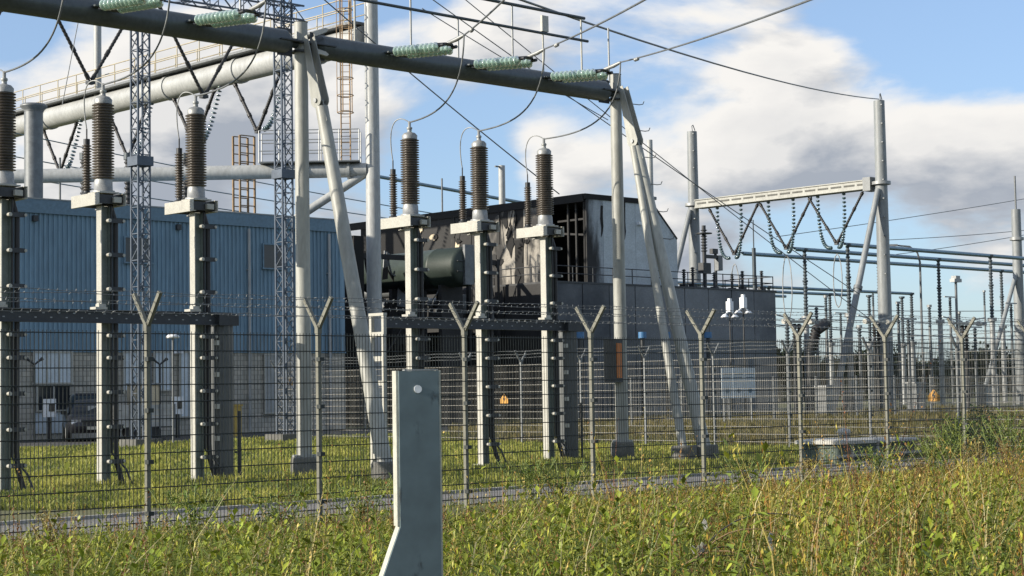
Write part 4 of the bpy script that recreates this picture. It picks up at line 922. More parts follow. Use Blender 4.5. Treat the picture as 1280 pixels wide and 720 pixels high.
for i, (px, py) in enumerate(((918, 318), (983, 311), (1046, 305))):
    q = on_x(px, py, RX); w_ = ['over the burnt hall roof', 'in the middle of the cream beam', 'nearest the lone leaning strut'][i]
    vstring(q, (0,1,0), 2.0, RZ-.36-q[2], 'long black V insulator pair '+w_, 'V strings of the cream gantry', .075); VB.append(Vector(q))
    for s in (-1, 1):
        o = thing('glass_string', ('near' if s < 0 else 'far')+' side disc string hanging '+w_, 'insulator', (q[0], q[1]+s*.9, q[2]), 'glass strings of the cream gantry')
        pts = bez((RX, q[1]+s*.95+.35, RZ-.36), (RX, q[1]+s*1.0+.3, q[2]+1.2), (RX-.2, q[1]+s*.8+.2, q[2]-.6), (RX-.1, q[1]+s*.15, q[2]-.15), n=22)
        pr = None
        for k, p_ in enumerate(pts[:-2]):
            m_ = MB(); m_.lathe([(0, -.02), (.11, .0), (.12, .07), (.06, .12), (0, .14)], p_, pts[k+1]-p_, 8); m_.build('glass_disc', DISC_BLUE, o)
    lp = [q+np.array((0, .25*math.sin(t)*1.3, -2.2-1.6*math.cos(t))) for t in np.linspace(0, 2*math.pi, 15)] if i != 1 else [q+np.array((0, .3*math.sin(t)*1.2, -2.4-2.0*math.cos(t))) for t in np.linspace(0, 2*math.pi, 15)]
    top('wire_loop', MB().tube(lp, .035, 5), GALV, 'loop of slack conductor hanging below the V pair '+w_, 'wire', 'slack wire loops')
# bus tubes leaving the V strings along X
for i, q in enumerate(VB):
    w_ = ['over the burnt hall roof', 'in the middle of the cream beam', 'nearest the lone leaning strut'][i]
    tubeline((q.x+.8, q.y, 10.0), (q.x+75, q.y, 10.0), .13, 'bus_tube', BUS, 'bus tube starting at the V pair '+w_, 'bus tube', 'upper bus tubes')
    top('jumper_wire', MB().tube(bez(q, q+Vector((.3,0,.25)), q+Vector((.6,0,.2)), Vector((q.x+.8, q.y, 10.0))), .05, 5), BUSD, 'short jumper feeding the bus tube '+w_, 'cable', 'bus jumpers')
LOW = []
for i, y in enumerate((64.0, 67.5, 71.0)):
    tubeline((RX-14+i*2, y+8, 8.2), (RX+24-i*3, y+8, 8.2), .11, 'bus_tube', BUS, ['first', 'second', 'third'][i]+' lower bus tube behind the railed roof, counted from the cream beam', 'bus tube', 'lower bus tubes')
def bus_post(x, y, zt, lab, ins=4.2, grp='bus support posts'):
    o = thing('bus_support', lab, 'bus support', (x, y, 0), grp); zi = zt-ins
    MB().cyl((x, y, 0), (x, y, zi), .2, .17, 14).build('pedestal', GALV, o)
    MB().cyl((x, y, zi-.12), (x, y, zi+.12), .3, n=14).build('flange', GALV, o)
    MB().lathe(shed_profile(.1, .15, ins*.5, 10)+[(.17, ins*.5), (.17, ins*.53)]+[(r, h+ins*.53) for r, h in shed_profile(.09, .14, ins*.45, 9)], (x, y, zi+.12), n=10).build('insulator', BUSD, o)
    MB().cyl((x, y, zt-.02), (x, y, zt+.12), .22, n=12).build('clamp', BUSD, o)
    return o
def bx_on(px, y): return on_y(px, 330, y)[0]
spots = [(1006, VB[1].y), (1060, VB[2].y), (1173, VB[1].y), (1238, VB[2].y), (1251, VB[0].y), (1098, VB[0].y)]
ref = ['before the lone leaning strut', 'beside the column with the leaning strut', 'beside the hooked street lamp', 'beside the far pale column', 'with the slanted stay by the far pale column', 'behind the column with the leaning strut']
for i, (px, y) in enumerate(spots): bus_post(bx_on(px, y), y, 9.95, 'tall grey bus support post '+ref[i])
spots2 = [(960, 72), (945, 79), (1036, 75.5), (1060+25, 75.5), (1138, 72), (1126, 75.5)]
ref2 = ['at the corner of the railed roof', 'rising behind the railed roof', 'behind the leaning strut', 'behind the pale column', 'between pale column and street lamp', 'just beside the pale column']
for i, (px, y) in enumerate(spots2): bus_post(bx_on(px, y), y, 8.15, 'slim lower bus support '+ref2[i], 3.6, 'lower bus supports')
# tall dark switchgear on the burnt roof (one pole with arm)
q = on_y(881, 345, 66); x = q[0]; o = thing('roof_isolator', 'dark pole mounted isolator with side arm standing on the railed roof', 'isolator', (x, 66, lz+.1)); zt = on_y(881, 282, 66)[2]
MB().cyl((x, 66, lz+.1), (x, 66, zt), .12, n=10).build('pole', DARK, o); MB().lathe(shed_profile(.1, .2, 1.4, 8), (x, 66, zt-1.6), n=10).build('insulator', DARK, o)
MB().b2(x-.35, x+.35, 65.8, 66.2, lz+1.3, lz+1.9).build('drive_box', DARK, o); MB().b2(x, x+1.4, 65.9, 66.1, lz+2.2, lz+2.4).build('arm', DARK, o); MB().b2(x+1.1, x+1.5, 65.85, 66.15, lz+1.5, lz+2.4).build('arm_head', GALV_D, o)
MB().cyl((x, 66, zt-.5), (x, 66, zt-.45), .5, n=14).build('corona_ring', DARK, o)
x2 = on_y(903, 345, 66)[0]; o = thing('roof_mast', 'slim dark mast with camera head on the railed roof', 'mast', (x2, 66.5, lz+.1)); zt2 = on_y(903, 318, 66.5)[2]
MB().cyl((x2, 66.5, lz+.1), (x2, 66.5, zt2), .09, n=8).build('pole', DARK, o); MB().box((x2-.15, 66.5, zt2+.15), (.5, .25, .3)).build('head', DARK, o)
x3 = on_y(943, 345, 66)[0]; zt3 = on_y(943, 275, 66)[2]; m_ = MB(); m_.cyl((x3, 66, lz+.1), (x3, 66, lz+3), .12, n=8); m_.cyl((x3, 66, lz+3), (x3, 66, zt3), .04, n=6)
top('roof_antenna', m_, BUSD, 'thin antenna pole rising highest from the railed roof', 'antenna')
# equipment clutter on roof
for i, px in enumerate((855, 866, 893, 915, 928, 952)):
    x = on_y(px, 350, 65)[0]; m_ = MB(); h_ = random.uniform(.6, 1.3); m_.b2(x-.14, x+.14, 64.8, 65.2, lz+.1, lz+.1+h_*.5); m_.cyl((x, 65, lz+.1+h_*.5), (x, 65, lz+.1+h_), .08, n=8); m_.lathe(shed_profile(.07, .13, .5, 4), (x, 65, lz+.1+h_), n=8)
    top('roof_insulator', m_, DARK, 'small dark insulator behind the roof railing of the burnt hall', 'insulator', 'small roof insulators')
# disconnectors and breakers
def disconnector(px, y, zt, lab, wide=1.5):
    x = bx_on(px, y); o = thing('disconnector', lab, 'disconnector', (x, y, 0), 'disconnectors in the yard')
    for s in (-1, 1):
        MB().cyl((x+s*.18, y, 0), (x+s*.18, y, zt-1.4), .1, n=10).build('pedestal', DARK, o)
        MB().lathe(shed_profile(.08, .14, 1.3, 9), (x+s*.18, y, zt-1.4), n=10).build('insulator', CHAR_G, o)
    MB().box((x, y, zt), (wide, .3, .12)).build('base_frame', WHITE_S, o)
    for s in (-1, 1):
        MB().bar((x+s*.2, y, zt+.1), (x+s*wide, y-.1*s, zt+.32), .06).build('contact_arm', GALV, o); MB().cyl((x+s*wide*.7, y, zt), (x+s*wide*.7+.25, y, zt), .14, n=10).build('contact_head', WHITE_S, o)
    MB().box((x+wide, y, zt), (.4, .16, .16)).build('end_block', GALV_D, o)
disconnector(994, 52, on_y(994, 402, 52)[2], 'dark two pole disconnector with white arms beside the burnt hall corner')
disconnector(1093, 54, on_y(1093, 402, 54)[2], 'dark two pole disconnector before the pale column')
disconnector(1203, 50, on_y(1203, 404, 50)[2], 'two pole disconnector with camera mast above it', 1.9)
x = bx_on(1203, 50); o = thing('camera_mast', 'thin mast with a boxed camera head above the disconnector', 'mast', (x+.1, 50.5, 0)); zt = on_y(1203, 353, 50.5)[2]
MB().cyl((x+.1, 50.5, 0), (x+.1, 50.5, zt), .07, n=8).build('pole', GALV_D, o); MB().box((x+.1, 50.5, zt+.08), (.7, .3, .18)).box((x+.1, 50.5, zt+.25), (.4, .3, .16)).build('camera_head', GALV, o)
x = bx_on(1017, 54); z = on_y(1021, 410, 54)[2]
o = thing('breaker', 'black tilted circuit breaker between the fence forks and leaning strut', 'breaker', (x, 54, 0))
MB().cyl((x-.6, 54, 0), (x-.45, 54, z-1.2), .22, n=10).build('pedestal', DARK, o); MB().lathe(shed_profile(.2, .3, 1.5, 8), (x-.45, 54, z-1.3), (.45, 0, 1), 12).build('insulator', BLACK, o); MB().cyl((x+.1, 54, z-.1), (x+.9, 54, z+.25), .3, n=12).build('head', BLACK, o)
# further slim supports and apparatus deep in the yard
for i, px in enumerate((982, 1019, 1031, 1049, 1072, 1090, 1121, 1133, 1160, 1186, 1197, 1216, 1229, 1262)):
    y = (48, 58, 66, 76, 52, 84, 60)[i % 7]; x = bx_on(px, y); zt = on_y(px, (400, 384, 372, 392, 410, 365, 380)[i % 7], y)[2]
    o = thing('yard_support', ('slim grey apparatus support with ribbed top in the switchyard', 'slim apparatus support with small crossarm in the switchyard')[i % 2], 'support', (x, y, 0), ('ribbed yard supports', 'crossarm yard supports')[i % 2])
    MB().cyl((x, y, 0), (x, y, zt-1.2), .09, n=8).build('pedestal', GALV_D, o); MB().lathe(shed_profile(.07, .12, 1.2, 8), (x, y, zt-1.2), n=8).build('insulator', BUSD, o)
    if i % 2: MB().bar((x-.7, y, zt+.05), (x+.7, y, zt+.05), .08).build('crossarm', GALV, o)
    else: MB().cyl((x, y, zt), (x, y, zt+.15), .15, n=8).build('cap', GALV, o)
for i, (px, y, h_) in enumerate(((1028, 50, 1.5), (1062, 52, 1.2), (1140, 52, 1.6), (1225, 54, 1.4))):
    x = bx_on(px, y); o = thing('control_kiosk', ['grey kiosk by the tilted breaker', 'grey kiosk below the leaning strut', 'grey kiosk beside the street lamp', 'grey kiosk by the camera mast'][i]+' in the switchyard', 'kiosk', (x, y, 0), 'yard kiosks')
    MB().b2(x-.4, x+.4, y-.3, y+.3, .1, h_).build('body', GALV_D, o); MB().b2(x-.46, x+.46, y-.36, y+.36, h_+.001, h_+.08).build('roof', GALV, o); MB().b2(x-.34, x+.34, y-.325, y-.302, .2, h_-.1).build('door', GALV, o)
# thin cross wires in yard
for i, (y_, p1, p2, r_) in enumerate(((54, (960, 405), (1290, 425), .03), (56, (1000, 420), (1290, 442), .025), (60, (1000, 398), (1290, 402), .025), (50, (985, 437), (1290, 451), .025), (66, (960, 385), (1290, 388), .025), (58, (970, 445), (1290, 462), .025), (64, (975, 428), (1290, 437), .025))):
    a = on_y(*p1, y_); b = on_y(*p2, y_)
    top('yard_conductor', MB().tube(sag(a, b, .12, 8), r_, 5), GALV_D, 'thin level conductor across the switchyard behind the cross fence', 'wire', 'thin yard conductors')
# hooked street lamp
x = bx_on(1150, 62); zt = on_y(1147, 308, 62)[2]; o = thing('street_lamp', 'grey hooked street lamp among the bus supports', 'street lamp', (x, 62, 0))
MB().tube([(x, 62, 0), (x, 62, zt-1), (x-.1, 62.1, zt-.4), (x-.5, 62.4, zt), (x-1.2, 63, zt+.1)], [.09, .07, .06, .06, .05], 8).build('pole', GALV_D, o); MB().box((x-1.4, 63.15, zt+.1), (.7, .3, .12), -.72).build('lamp_head', GALV, o)
# far pale column at the frame's right with stay
x = bx_on(1272, 64); z1_ = on_y(1271, 262, 64)[2]; o = thing('far_column', 'pale tube column with lightning rod and slanted strut by the bus ends', 'column', (x, 64, 0))
MB().cyl((x, 64, 0), (x, 64, z1_), .4, .33, 20).build('shaft', PIPE_G, o); MB().cyl((x, 64, z1_), (x, 64, z1_+2.4), .07, n=8).build('lightning_rod', GALV_D, o); MB().cyl((x, 64, z1_-2.2), (x, 64, z1_-2), .5, n=20).build('collar', GALV, o)
MB().cyl((x-.2, 64, z1_-4.5), (x-5.5, 64, 0), .15, n=14).build('strut', PIPE_G, o); MB().cyl((x-1.3, 62, 9.5), (x+1.5, 62, 4), .08, n=8).build('stay', DARK, o)

# ------------------------------------------------------------------ overhead conductors
def wire(a, b, r, d, lab, m_=GALV_D, grp='overhead conductors', n=16): top('overhead_wire', MB().tube(sag(a, b, d, n), r, 5), m_, lab, 'wire', grp)
TN = ['the beam end string', 'the middle string over the burnt hall', 'the string by the pale column', 'the string over the grey duct', 'the string over the middle termination', 'the outermost string']
d0 = Vector(on_y(985, 0, 14.0))-TEN[-1]
for i, e in enumerate(reversed(TEN)):
    b = e+d0*1.6
    wire(e, b, .017, .12, 'overhead conductor leaving '+TN[i])
    c = e.lerp(b, .09)-Vector((0,0,.06)); dd = (b-e).normalized(); m_ = MB()
    m_.lathe([(0, -.14), (.04, -.14), (.04, -.07), (.018, -.065), (.018, .065), (.04, .07), (.04, .14), (0, .14)], c, dd, 8)
    top('vibration_damper', m_, GALV, 'small dumbbell damper clipped to the conductor of '+TN[i], 'damper', 'vibration dampers')
A = Vector((RX, ry1, 18.3)); b = Vector(on_y(712, 0, 30)); wire(A, A+(b-A)*1.3, .03, .6, 'long earth wire from the top of the column with the leaning strut')
a = Vector(on_y(492, 70, 58)); b = Vector(on_y(690, 235, 58)); wire(a+(a-b)*.6, a+(b-a)*1.05, .03, .15, 'slanting wire crossing behind the terminations of the burnt hall')
a = Vector(on_y(660, 90, 50)); b = Vector(on_y(760, 150, 50)); wire(a+(a-b)*1.2, b, .02, .05, 'slanting stay wire meeting the gantry end column')
a = Vector(on_y(545, 0, 50)); b = Vector(on_y(905, 250, 50)); wire(a+(a-b)*.2, a+(b-a)*1.6, .022, .2, 'slanting wire passing behind the gantry end column and roof')
a = Vector(on_y(585, 0, 54)); b = Vector(on_y(925, 270, 54)); wire(a+(a-b)*.2, a+(b-a)*1.6, .022, .2, 'second slanting wire parallel behind the gantry end column')
for i, (p1, p2) in enumerate((((970, 296), (1290, 245)), ((1120, 318), (1290, 290)), ((1110, 300), (1290, 285)))):
    a = Vector(on_y(*p1, 140)); b = Vector(on_y(*p2, 140)); wire(a, a+(b-a)*1.4, .05, .3, 'far thin power line rising over the switchyard', GALV_D, 'far power lines')
a = Vector(on_y(102, 5, 40)); b = Vector(on_y(78, 130, 40)); wire(a, b, .012, 0, 'thin slanting wire before the white pipe', GALV_D)

# ------------------------------------------------------------------ vegetation
def build_np(name, V, F, C, m, kind='stuff'):
    me = bpy.data.meshes.new(name); V = np.asarray(V, np.float32); F = np.asarray(F, np.int32); k = F.shape[1]
    me.vertices.add(len(V)); me.vertices.foreach_set('co', V.ravel()); me.loops.add(F.size); me.loops.foreach_set('vertex_index', F.ravel())
    me.polygons.add(len(F)); me.polygons.foreach_set('loop_start', np.arange(0, F.size, k, dtype=np.int32)); me.polygons.foreach_set('loop_total', np.full(len(F), k, np.int32))
    me.update(calc_edges=True)
    ca = me.color_attributes.new('Col', 'FLOAT_COLOR', 'POINT'); ca.data.foreach_set('color', np.c_[C, np.ones(len(C))].astype(np.float32).ravel())
    me.materials.append(m); o = bpy.data.objects.new(name, me); COL.objects.link(o)
    if kind: o['kind'] = kind
    return o
def unit(a): return a/np.maximum(np.linalg.norm(a, axis=1, keepdims=True), 1e-6)
def leaf_quads(P, D, Ln, Wd, fold=.25, droop=.25):
    """diamond leaves: base, two sides, tip - two triangles each"""
    n = len(P); up = np.tile([0, 0, 1.], (n, 1)); S_ = unit(np.cross(D, up)+1e-4); Nn = np.cross(S_, D)
    b = P; t = P+D*Ln[:, None]-np.c_[np.zeros((n, 2)), Ln*droop]; mid = P+D*(Ln*.45)[:, None]+Nn*(Wd*fold)[:, None]*.6
    l = mid+S_*Wd[:, None]*.5-Nn*(Wd*fold)[:, None]; r = mid-S_*Wd[:, None]*.5-Nn*(Wd*fold)[:, None]
    V = np.stack([b, l, t, r], 1).reshape(-1, 3); i = np.arange(n)*4
    return V, np.concatenate([np.c_[i, i+1, i+2], np.c_[i, i+2, i+3]])
def blades(P, D, Ln, Wd):
    n = len(P); a = rng.uniform(0, 2*np.pi, n); S_ = np.c_[np.cos(a), np.sin(a), np.zeros(n)]
    mid = P+np.c_[D[:, :2]*.3, np.ones(n)*.6]*Ln[:, None]; tip = P+D*Ln[:, None]
    V = np.stack([P-S_*Wd[:, None]/2, P+S_*Wd[:, None]/2, mid+S_*Wd[:, None]*.35, mid-S_*Wd[:, None]*.35, tip], 1).reshape(-1, 3); i = np.arange(n)*5
    return V, np.concatenate([np.c_[i, i+1, i+2], np.c_[i, i+2, i+3], np.c_[i+3, i+2, i+4]])
def smooth_noise(x, y, s, seed):
    r = np.random.default_rng(seed); o = np.zeros_like(x)
    for k in range(5):
        a = r.uniform(0, 6.28); f = s*(1.6**k); ph = r.uniform(0, 6.28, 2)
        o += np.sin((x*np.cos(a)+y*np.sin(a))*f+ph[0])*np.cos((x*np.sin(a)-y*np.cos(a))*f*.8+ph[1])/(1.35**k)
    return o/2.2
def depth(x, y): return x*math.cos(YAW)+y*math.sin(YAW)
def pxof(x, y): return 640+F_PX*(x*math.sin(YAW)-y*math.cos(YAW))/depth(x, y)
# mown lawn behind the path
n = 330000
u_ = rng.uniform(0, 1, n); z_ = 25+u_**1.25*50; lat = rng.uniform(-.33, .33, n)*z_
x = z_*math.cos(YAW)+lat*math.sin(YAW); y = z_*math.sin(YAW)-lat*math.cos(YAW)
k = (y > PATH_Y1-.05) & (y < 51) ; x, y = x[k], y[k]; n = len(x); zz = depth(x, y)
tn = smooth_noise(x, y, .9, 3); t2 = smooth_noise(x, y, 3.1, 5)
k = rng.uniform(0, 1, n) < .62+.4*tn; x, y, zz, tn, t2 = x[k], y[k], zz[k], tn[k], t2[k]; n = len(x)
Ln = (.07+.07*np.clip(tn+t2*.6, -.3, 1.2))*rng.uniform(.6, 1.5, n)+.02; Ln[y < PATH_Y1+.3] *= .8
D = unit(np.c_[rng.normal(0, .45, n), rng.normal(0, .45, n), np.ones(n)])
V, Fc = blades(np.c_[x, y, np.zeros(n)], D, Ln, .009+.0005*zz)
g1 = np.array([.18, .22, .04]); g2 = np.array([.44, .42, .10]); g3 = np.array([.05, .085, .02])
m_ = np.clip(.45+.5*tn+rng.normal(0, .25, n), 0, 1)[:, None]; C = g1*(1-m_)+g2*m_; d_ = np.clip(.2-t2*1.0, 0, .85)[:, None]; C = C*(1-d_)+g3*d_
build_np('lawn_grass', V, Fc, np.repeat(C, 5, 0), GRASSM)
# rough meadow between the cross fence and the switchyard
n = 70000; x = rng.uniform(36.5, 85, n); y = rng.uniform(21.3, 57, n); px = pxof(x, y); k = (px > 560) & (px < 1310); x, y = x[k], y[k]; n = len(x)
tn = smooth_noise(x, y, .5, 9); Ln = (.2+.16*tn)*rng.uniform(.5, 1.5, n)+.05
D = unit(np.c_[rng.normal(0, .3, n), rng.normal(0, .3, n), np.ones(n)])
V, Fc = blades(np.c_[x, y, np.zeros(n)], D, Ln, .02+.0008*depth(x, y))
m_ = np.clip(.5+.5*tn+rng.normal(0, .25, n), 0, 1)[:, None]; C = np.array([.10, .10, .03])*(1-m_)+np.array([.22, .18, .07])*m_
build_np('rough_grass', V, Fc, np.repeat(C, 5, 0), GRASSM)
# weeds between camera and fence
ENV = ([0, 100, 200, 400, 600, 700, 900, 1000, 1100, 1200, 1280], [676, 668, 662, 652, 638, 624, 606, 600, 592, 578, 570])
def hlim(x, y):
    z = depth(x, y); px = pxof(x, y); hor = 486.6-.0159*(px-640)
    return EYE-(np.interp(px, *ENV)-hor)*z/F_PX
TWX, TWY, _ = on_z(905, 686, .5)
n = 17000
z_ = 6.3+rng.uniform(0, 1, n)**.8*26; lat = rng.uniform(-.34, .34, n)*z_
x = z_*math.cos(YAW)+lat*math.sin(YAW); y = z_*math.sin(YAW)-lat*math.cos(YAW)
k = (y < FY-.15); x, y = x[k], y[k]; px = pxof(x, y)
pb = np.hypot(x-bx0, y-by0); k = (pb > .35); x, y, px = x[k], y[k], px[k]
hl = np.clip(hlim(x, y), .05, .95); n = len(x)
cl = smooth_noise(x, y, .8, 21); c2 = smooth_noise(x, y, 2.2, 22)
H = hl*(rng.uniform(.42, 1.0, n)+.3*(rng.uniform(0, 1, n) > .92))*(1+.28*c2+.15*cl); k = H > .06; x, y, px, H, cl, c2, hl = x[k], y[k], px[k], H[k], cl[k], c2[k], hl[k]; n = len(x)
# species grow in patches: 0 fine dark green, 1 broad mid green, 2 feathery yellow green, 3 dry ochre and russet
sn = smooth_noise(x, y, 1.5, 31)+.3*rng.normal(0, 1, n); s3 = cl*.5+.5*np.clip((px-450)/600, -.6, 1)+.05*(depth(x, y)-14)+.35*rng.normal(0, 1, n)
kind = np.where(s3 > .6, 3, np.where(sn < -.35, 0, np.where(sn < .3, 1, 2)))
gap = smooth_noise(x, y, 2.6, 77); ta = (x-TWX)*math.cos(YAW)+(y-TWY)*math.sin(YAW); tb = (x-TWX)*math.sin(YAW)-(y-TWY)*math.cos(YAW); tw = np.where((ta > -2.2) & (ta < .5), abs(tb), 9.)
H = np.where(gap < -.4, H*.5, H); H = np.where(tw < .42, H*.45, H); H = np.where((kind == 2), H*1.08, H)
lean = np.c_[rng.normal(0, .2, n), rng.normal(0, .2, n)]
nl = 26
T_ = np.tile(np.linspace(.12, 1, nl), (n, 1))+rng.uniform(-.03, .03, (n, nl))
PX_ = x[:, None]+lean[:, :1]*H[:, None]*T_**1.5; PY_ = y[:, None]+lean[:, 1:]*H[:, None]*T_**1.5; PZ_ = H[:, None]*T_
az = rng.uniform(0, 6.28, (n, 1))+np.arange(nl)[None, :]*2.4+rng.normal(0, .3, (n, nl)); el = np.array([.15, .1, .55, .5])[kind][:, None]+.8*T_**2+rng.normal(0, .25, (n, nl))
D = np.stack([np.cos(az)*np.cos(el), np.sin(az)*np.cos(el), np.sin(el)], -1).reshape(-1, 3)
P_ = np.stack([PX_, PY_, PZ_], -1).reshape(-1, 3)
lmin = np.array([.05, .055, .04, .04])[kind]; lmax = np.array([.10, .125, .085, .09])[kind]
sz = ((lmin+(lmax-lmin)*rng.uniform(0, 1, n))[:, None]*(1.2-.65*T_)*np.clip(H/.45, .5, 1.2)[:, None]).ravel()
wd = sz*np.repeat(np.array([.2, .36, .15, .17])[kind]*rng.uniform(.7, 1.3, n), nl)
V1, F1 = leaf_quads(P_, unit(D), sz, wd)
PALS = np.array([[[.045, .09, .015], [.07, .13, .02], [.03, .06, .012], [.1, .16, .03]], [[.11, .18, .03], [.16, .24, .04], [.08, .14, .025], [.24, .3, .06]],
                 [[.30, .34, .06], [.38, .40, .08], [.22, .28, .05], [.42, .40, .12]], [[.40, .29, .07], [.32, .17, .05], [.25, .10, .04], [.46, .38, .13]]])
base = PALS[kind, rng.integers(0, 4, n)]
C1 = np.repeat(base, nl, 0)*rng.uniform(.5, 1.6, (n*nl, 1)); ttop = T_.ravel()[:, None]
C1 = C1*(1-.3*ttop)+np.array([.42, .42, .08])*.3*ttop; C1 = C1*np.array([.86, .84, .5])
# stems as slim blades
Ds = np.c_[lean, np.ones(n)]; V2, F2 = blades(np.c_[x, y, np.zeros(n)], Ds, H*1.02, np.full(n, .010)); C2 = np.repeat(base*.8+np.array([.04, .035, .01]), 5, 0)
# brown and straw seed spikes standing above the leaves
sel = rng.choice(n, 2000, replace=False); ns = len(sel); hs = H[sel]*rng.uniform(1.0, 1.45, ns)+.04; ks = 30
Ts = np.tile(np.linspace(.55, 1.0, ks), (ns, 1)); xs_ = x[sel]+rng.normal(0, .05, ns); ys_ = y[sel]+rng.normal(0, .05, ns); ln = rng.normal(0, .2, (ns, 2))
az = rng.uniform(0, 6.28, (ns, ks)); el = rng.uniform(.3, 1.25, (ns, ks))
Pp = np.stack([xs_[:, None]+ln[:, :1]*hs[:, None]*Ts**2, ys_[:, None]+ln[:, 1:]*hs[:, None]*Ts**2, hs[:, None]*Ts], -1).reshape(-1, 3)
Dd = np.stack([np.cos(az)*np.cos(el), np.sin(az)*np.cos(el), np.sin(el)], -1).reshape(-1, 3)
V3, F3 = leaf_quads(Pp, Dd, (rng.uniform(.02, .05, (ns, 1))*(1.5-Ts)).ravel(), rng.uniform(.006, .013, ns*ks), droop=.1)
SP = np.array([[.34, .23, .09], [.22, .13, .06], [.45, .38, .16], [.28, .29, .08], [.20, .09, .05]])[rng.integers(0, 5, ns)]; C3 = np.repeat(np.repeat(SP*np.array([.95, .85, .6]), ks, 0)*rng.uniform(.6, 1.4, (ns*ks, 1)), 4, 0)
V4, F4 = blades(np.c_[xs_, ys_, np.zeros(ns)], np.c_[ln, np.ones(ns)], hs, np.full(ns, .007)); C4 = np.repeat(SP*.8, 5, 0)
build_np('seed_spikes', np.r_[V3, V4], np.r_[F3, F4+len(V3)], np.r_[C3, C4], LEAF)
build_np('weed_bank', np.r_[V1, V2], np.r_[F1, F2+len(V1)], np.r_[np.repeat(C1, 4, 0), C2], LEAF)
# undergrowth of long grass blades
n = 42000
z_ = 6.3+rng.uniform(0, 1, n)**.8*26; lat = rng.uniform(-.34, .34, n)*z_; x = z_*math.cos(YAW)+lat*math.sin(YAW); y = z_*math.sin(YAW)-lat*math.cos(YAW)
k = (y < PATH_Y0+.12) & (np.hypot(x-bx0, y-by0) > .2); x, y = x[k], y[k]; hl = np.clip(hlim(x, y), .05, .8); n = len(x)
D = unit(np.c_[rng.normal(0, .35, n), rng.normal(0, .35, n), np.ones(n)]); Ln = hl*rng.uniform(.35, 1.02, n); Ln[y > FY-.2] = rng.uniform(.04, .16, (y > FY-.2).sum())
V, Fc = blades(np.c_[x, y, np.zeros(n)], D, Ln, rng.uniform(.006, .013, n)); m_ = rng.uniform(0, 1, (n, 1))**1.5
build_np('long_grass', V, Fc, np.repeat(np.array([.09, .15, .02])*(1-m_)+np.array([.38, .34, .10])*m_, 5, 0), GRASSM)
n = 260; z_ = rng.uniform(9, 19, n); lat = rng.uniform(-.33, .33, n)*z_; x = z_*math.cos(YAW)+lat*math.sin(YAW); y = z_*math.sin(YAW)-lat*math.cos(YAW)
k = (y < FY-.3) & (np.hypot(x-bx0, y-by0) > .5); x, y = x[k], y[k]; n = len(x); a_ = rng.normal(-.8, .7, n); ln_ = rng.uniform(.25, .8, n)
D = unit(np.c_[np.cos(a_)*ln_, np.sin(a_)*ln_, np.ones(n)]); V, Fc = blades(np.c_[x, y, np.zeros(n)], D, np.clip(hlim(x, y), .1, .9)*rng.uniform(1.0, 1.6, n), rng.uniform(.007, .013, n))
build_np('straw_stalks', V, Fc, np.repeat(np.array([.55, .48, .26])*rng.uniform(.6, 1.1, (n, 1)), 5, 0), GRASSM)
# dry fallen branch in a dark gap of the weeds
o = thing('dead_branch', 'dry brown fallen branch with pale leaves lying in the weeds', 'branch', (TWX, TWY, 0))
for k in range(7):
    a_ = YAW-math.pi/2+random.uniform(-.4, .4); u1 = Vector((math.cos(a_), math.sin(a_), 0)); p0 = Vector((TWX, TWY, .42+.05*k))-Vector((math.cos(YAW), math.sin(YAW), 0))*.35+u1*random.uniform(-.2, .2)
    MB().tube(bez((p0.x-u1.x*.55, p0.y-u1.y*.55, .01), p0-u1*.3+Vector((0, 0, .12)), p0+u1*.1+Vector((0, 0, random.uniform(-.05, .14))), p0+u1*random.uniform(.3, .55)+Vector((random.uniform(-.1, .1), random.uniform(-.1, .1), random.uniform(-.3, 0))), n=10), list(np.linspace(.0075, .002, 11)), 5).build('twig', RUST if k % 2 else CHAR_G, o)
for k in range(7):
    q = Vector((TWX, TWY, .5))-Vector((math.cos(YAW), math.sin(YAW), 0))*.38+Vector((math.sin(YAW), -math.cos(YAW), 0))*random.uniform(-.3, .3)+Vector((0, 0, random.uniform(-.05, .2)))
    MB().prism([(0, 0), (.02, .03), (.015, .07), (0, .085), (-.018, .05)], q, (math.sin(YAW), -math.cos(YAW), random.uniform(-.5, .5)), (-.3, -.2, random.uniform(.5, 1)), .002).build('leaf', LID, o)
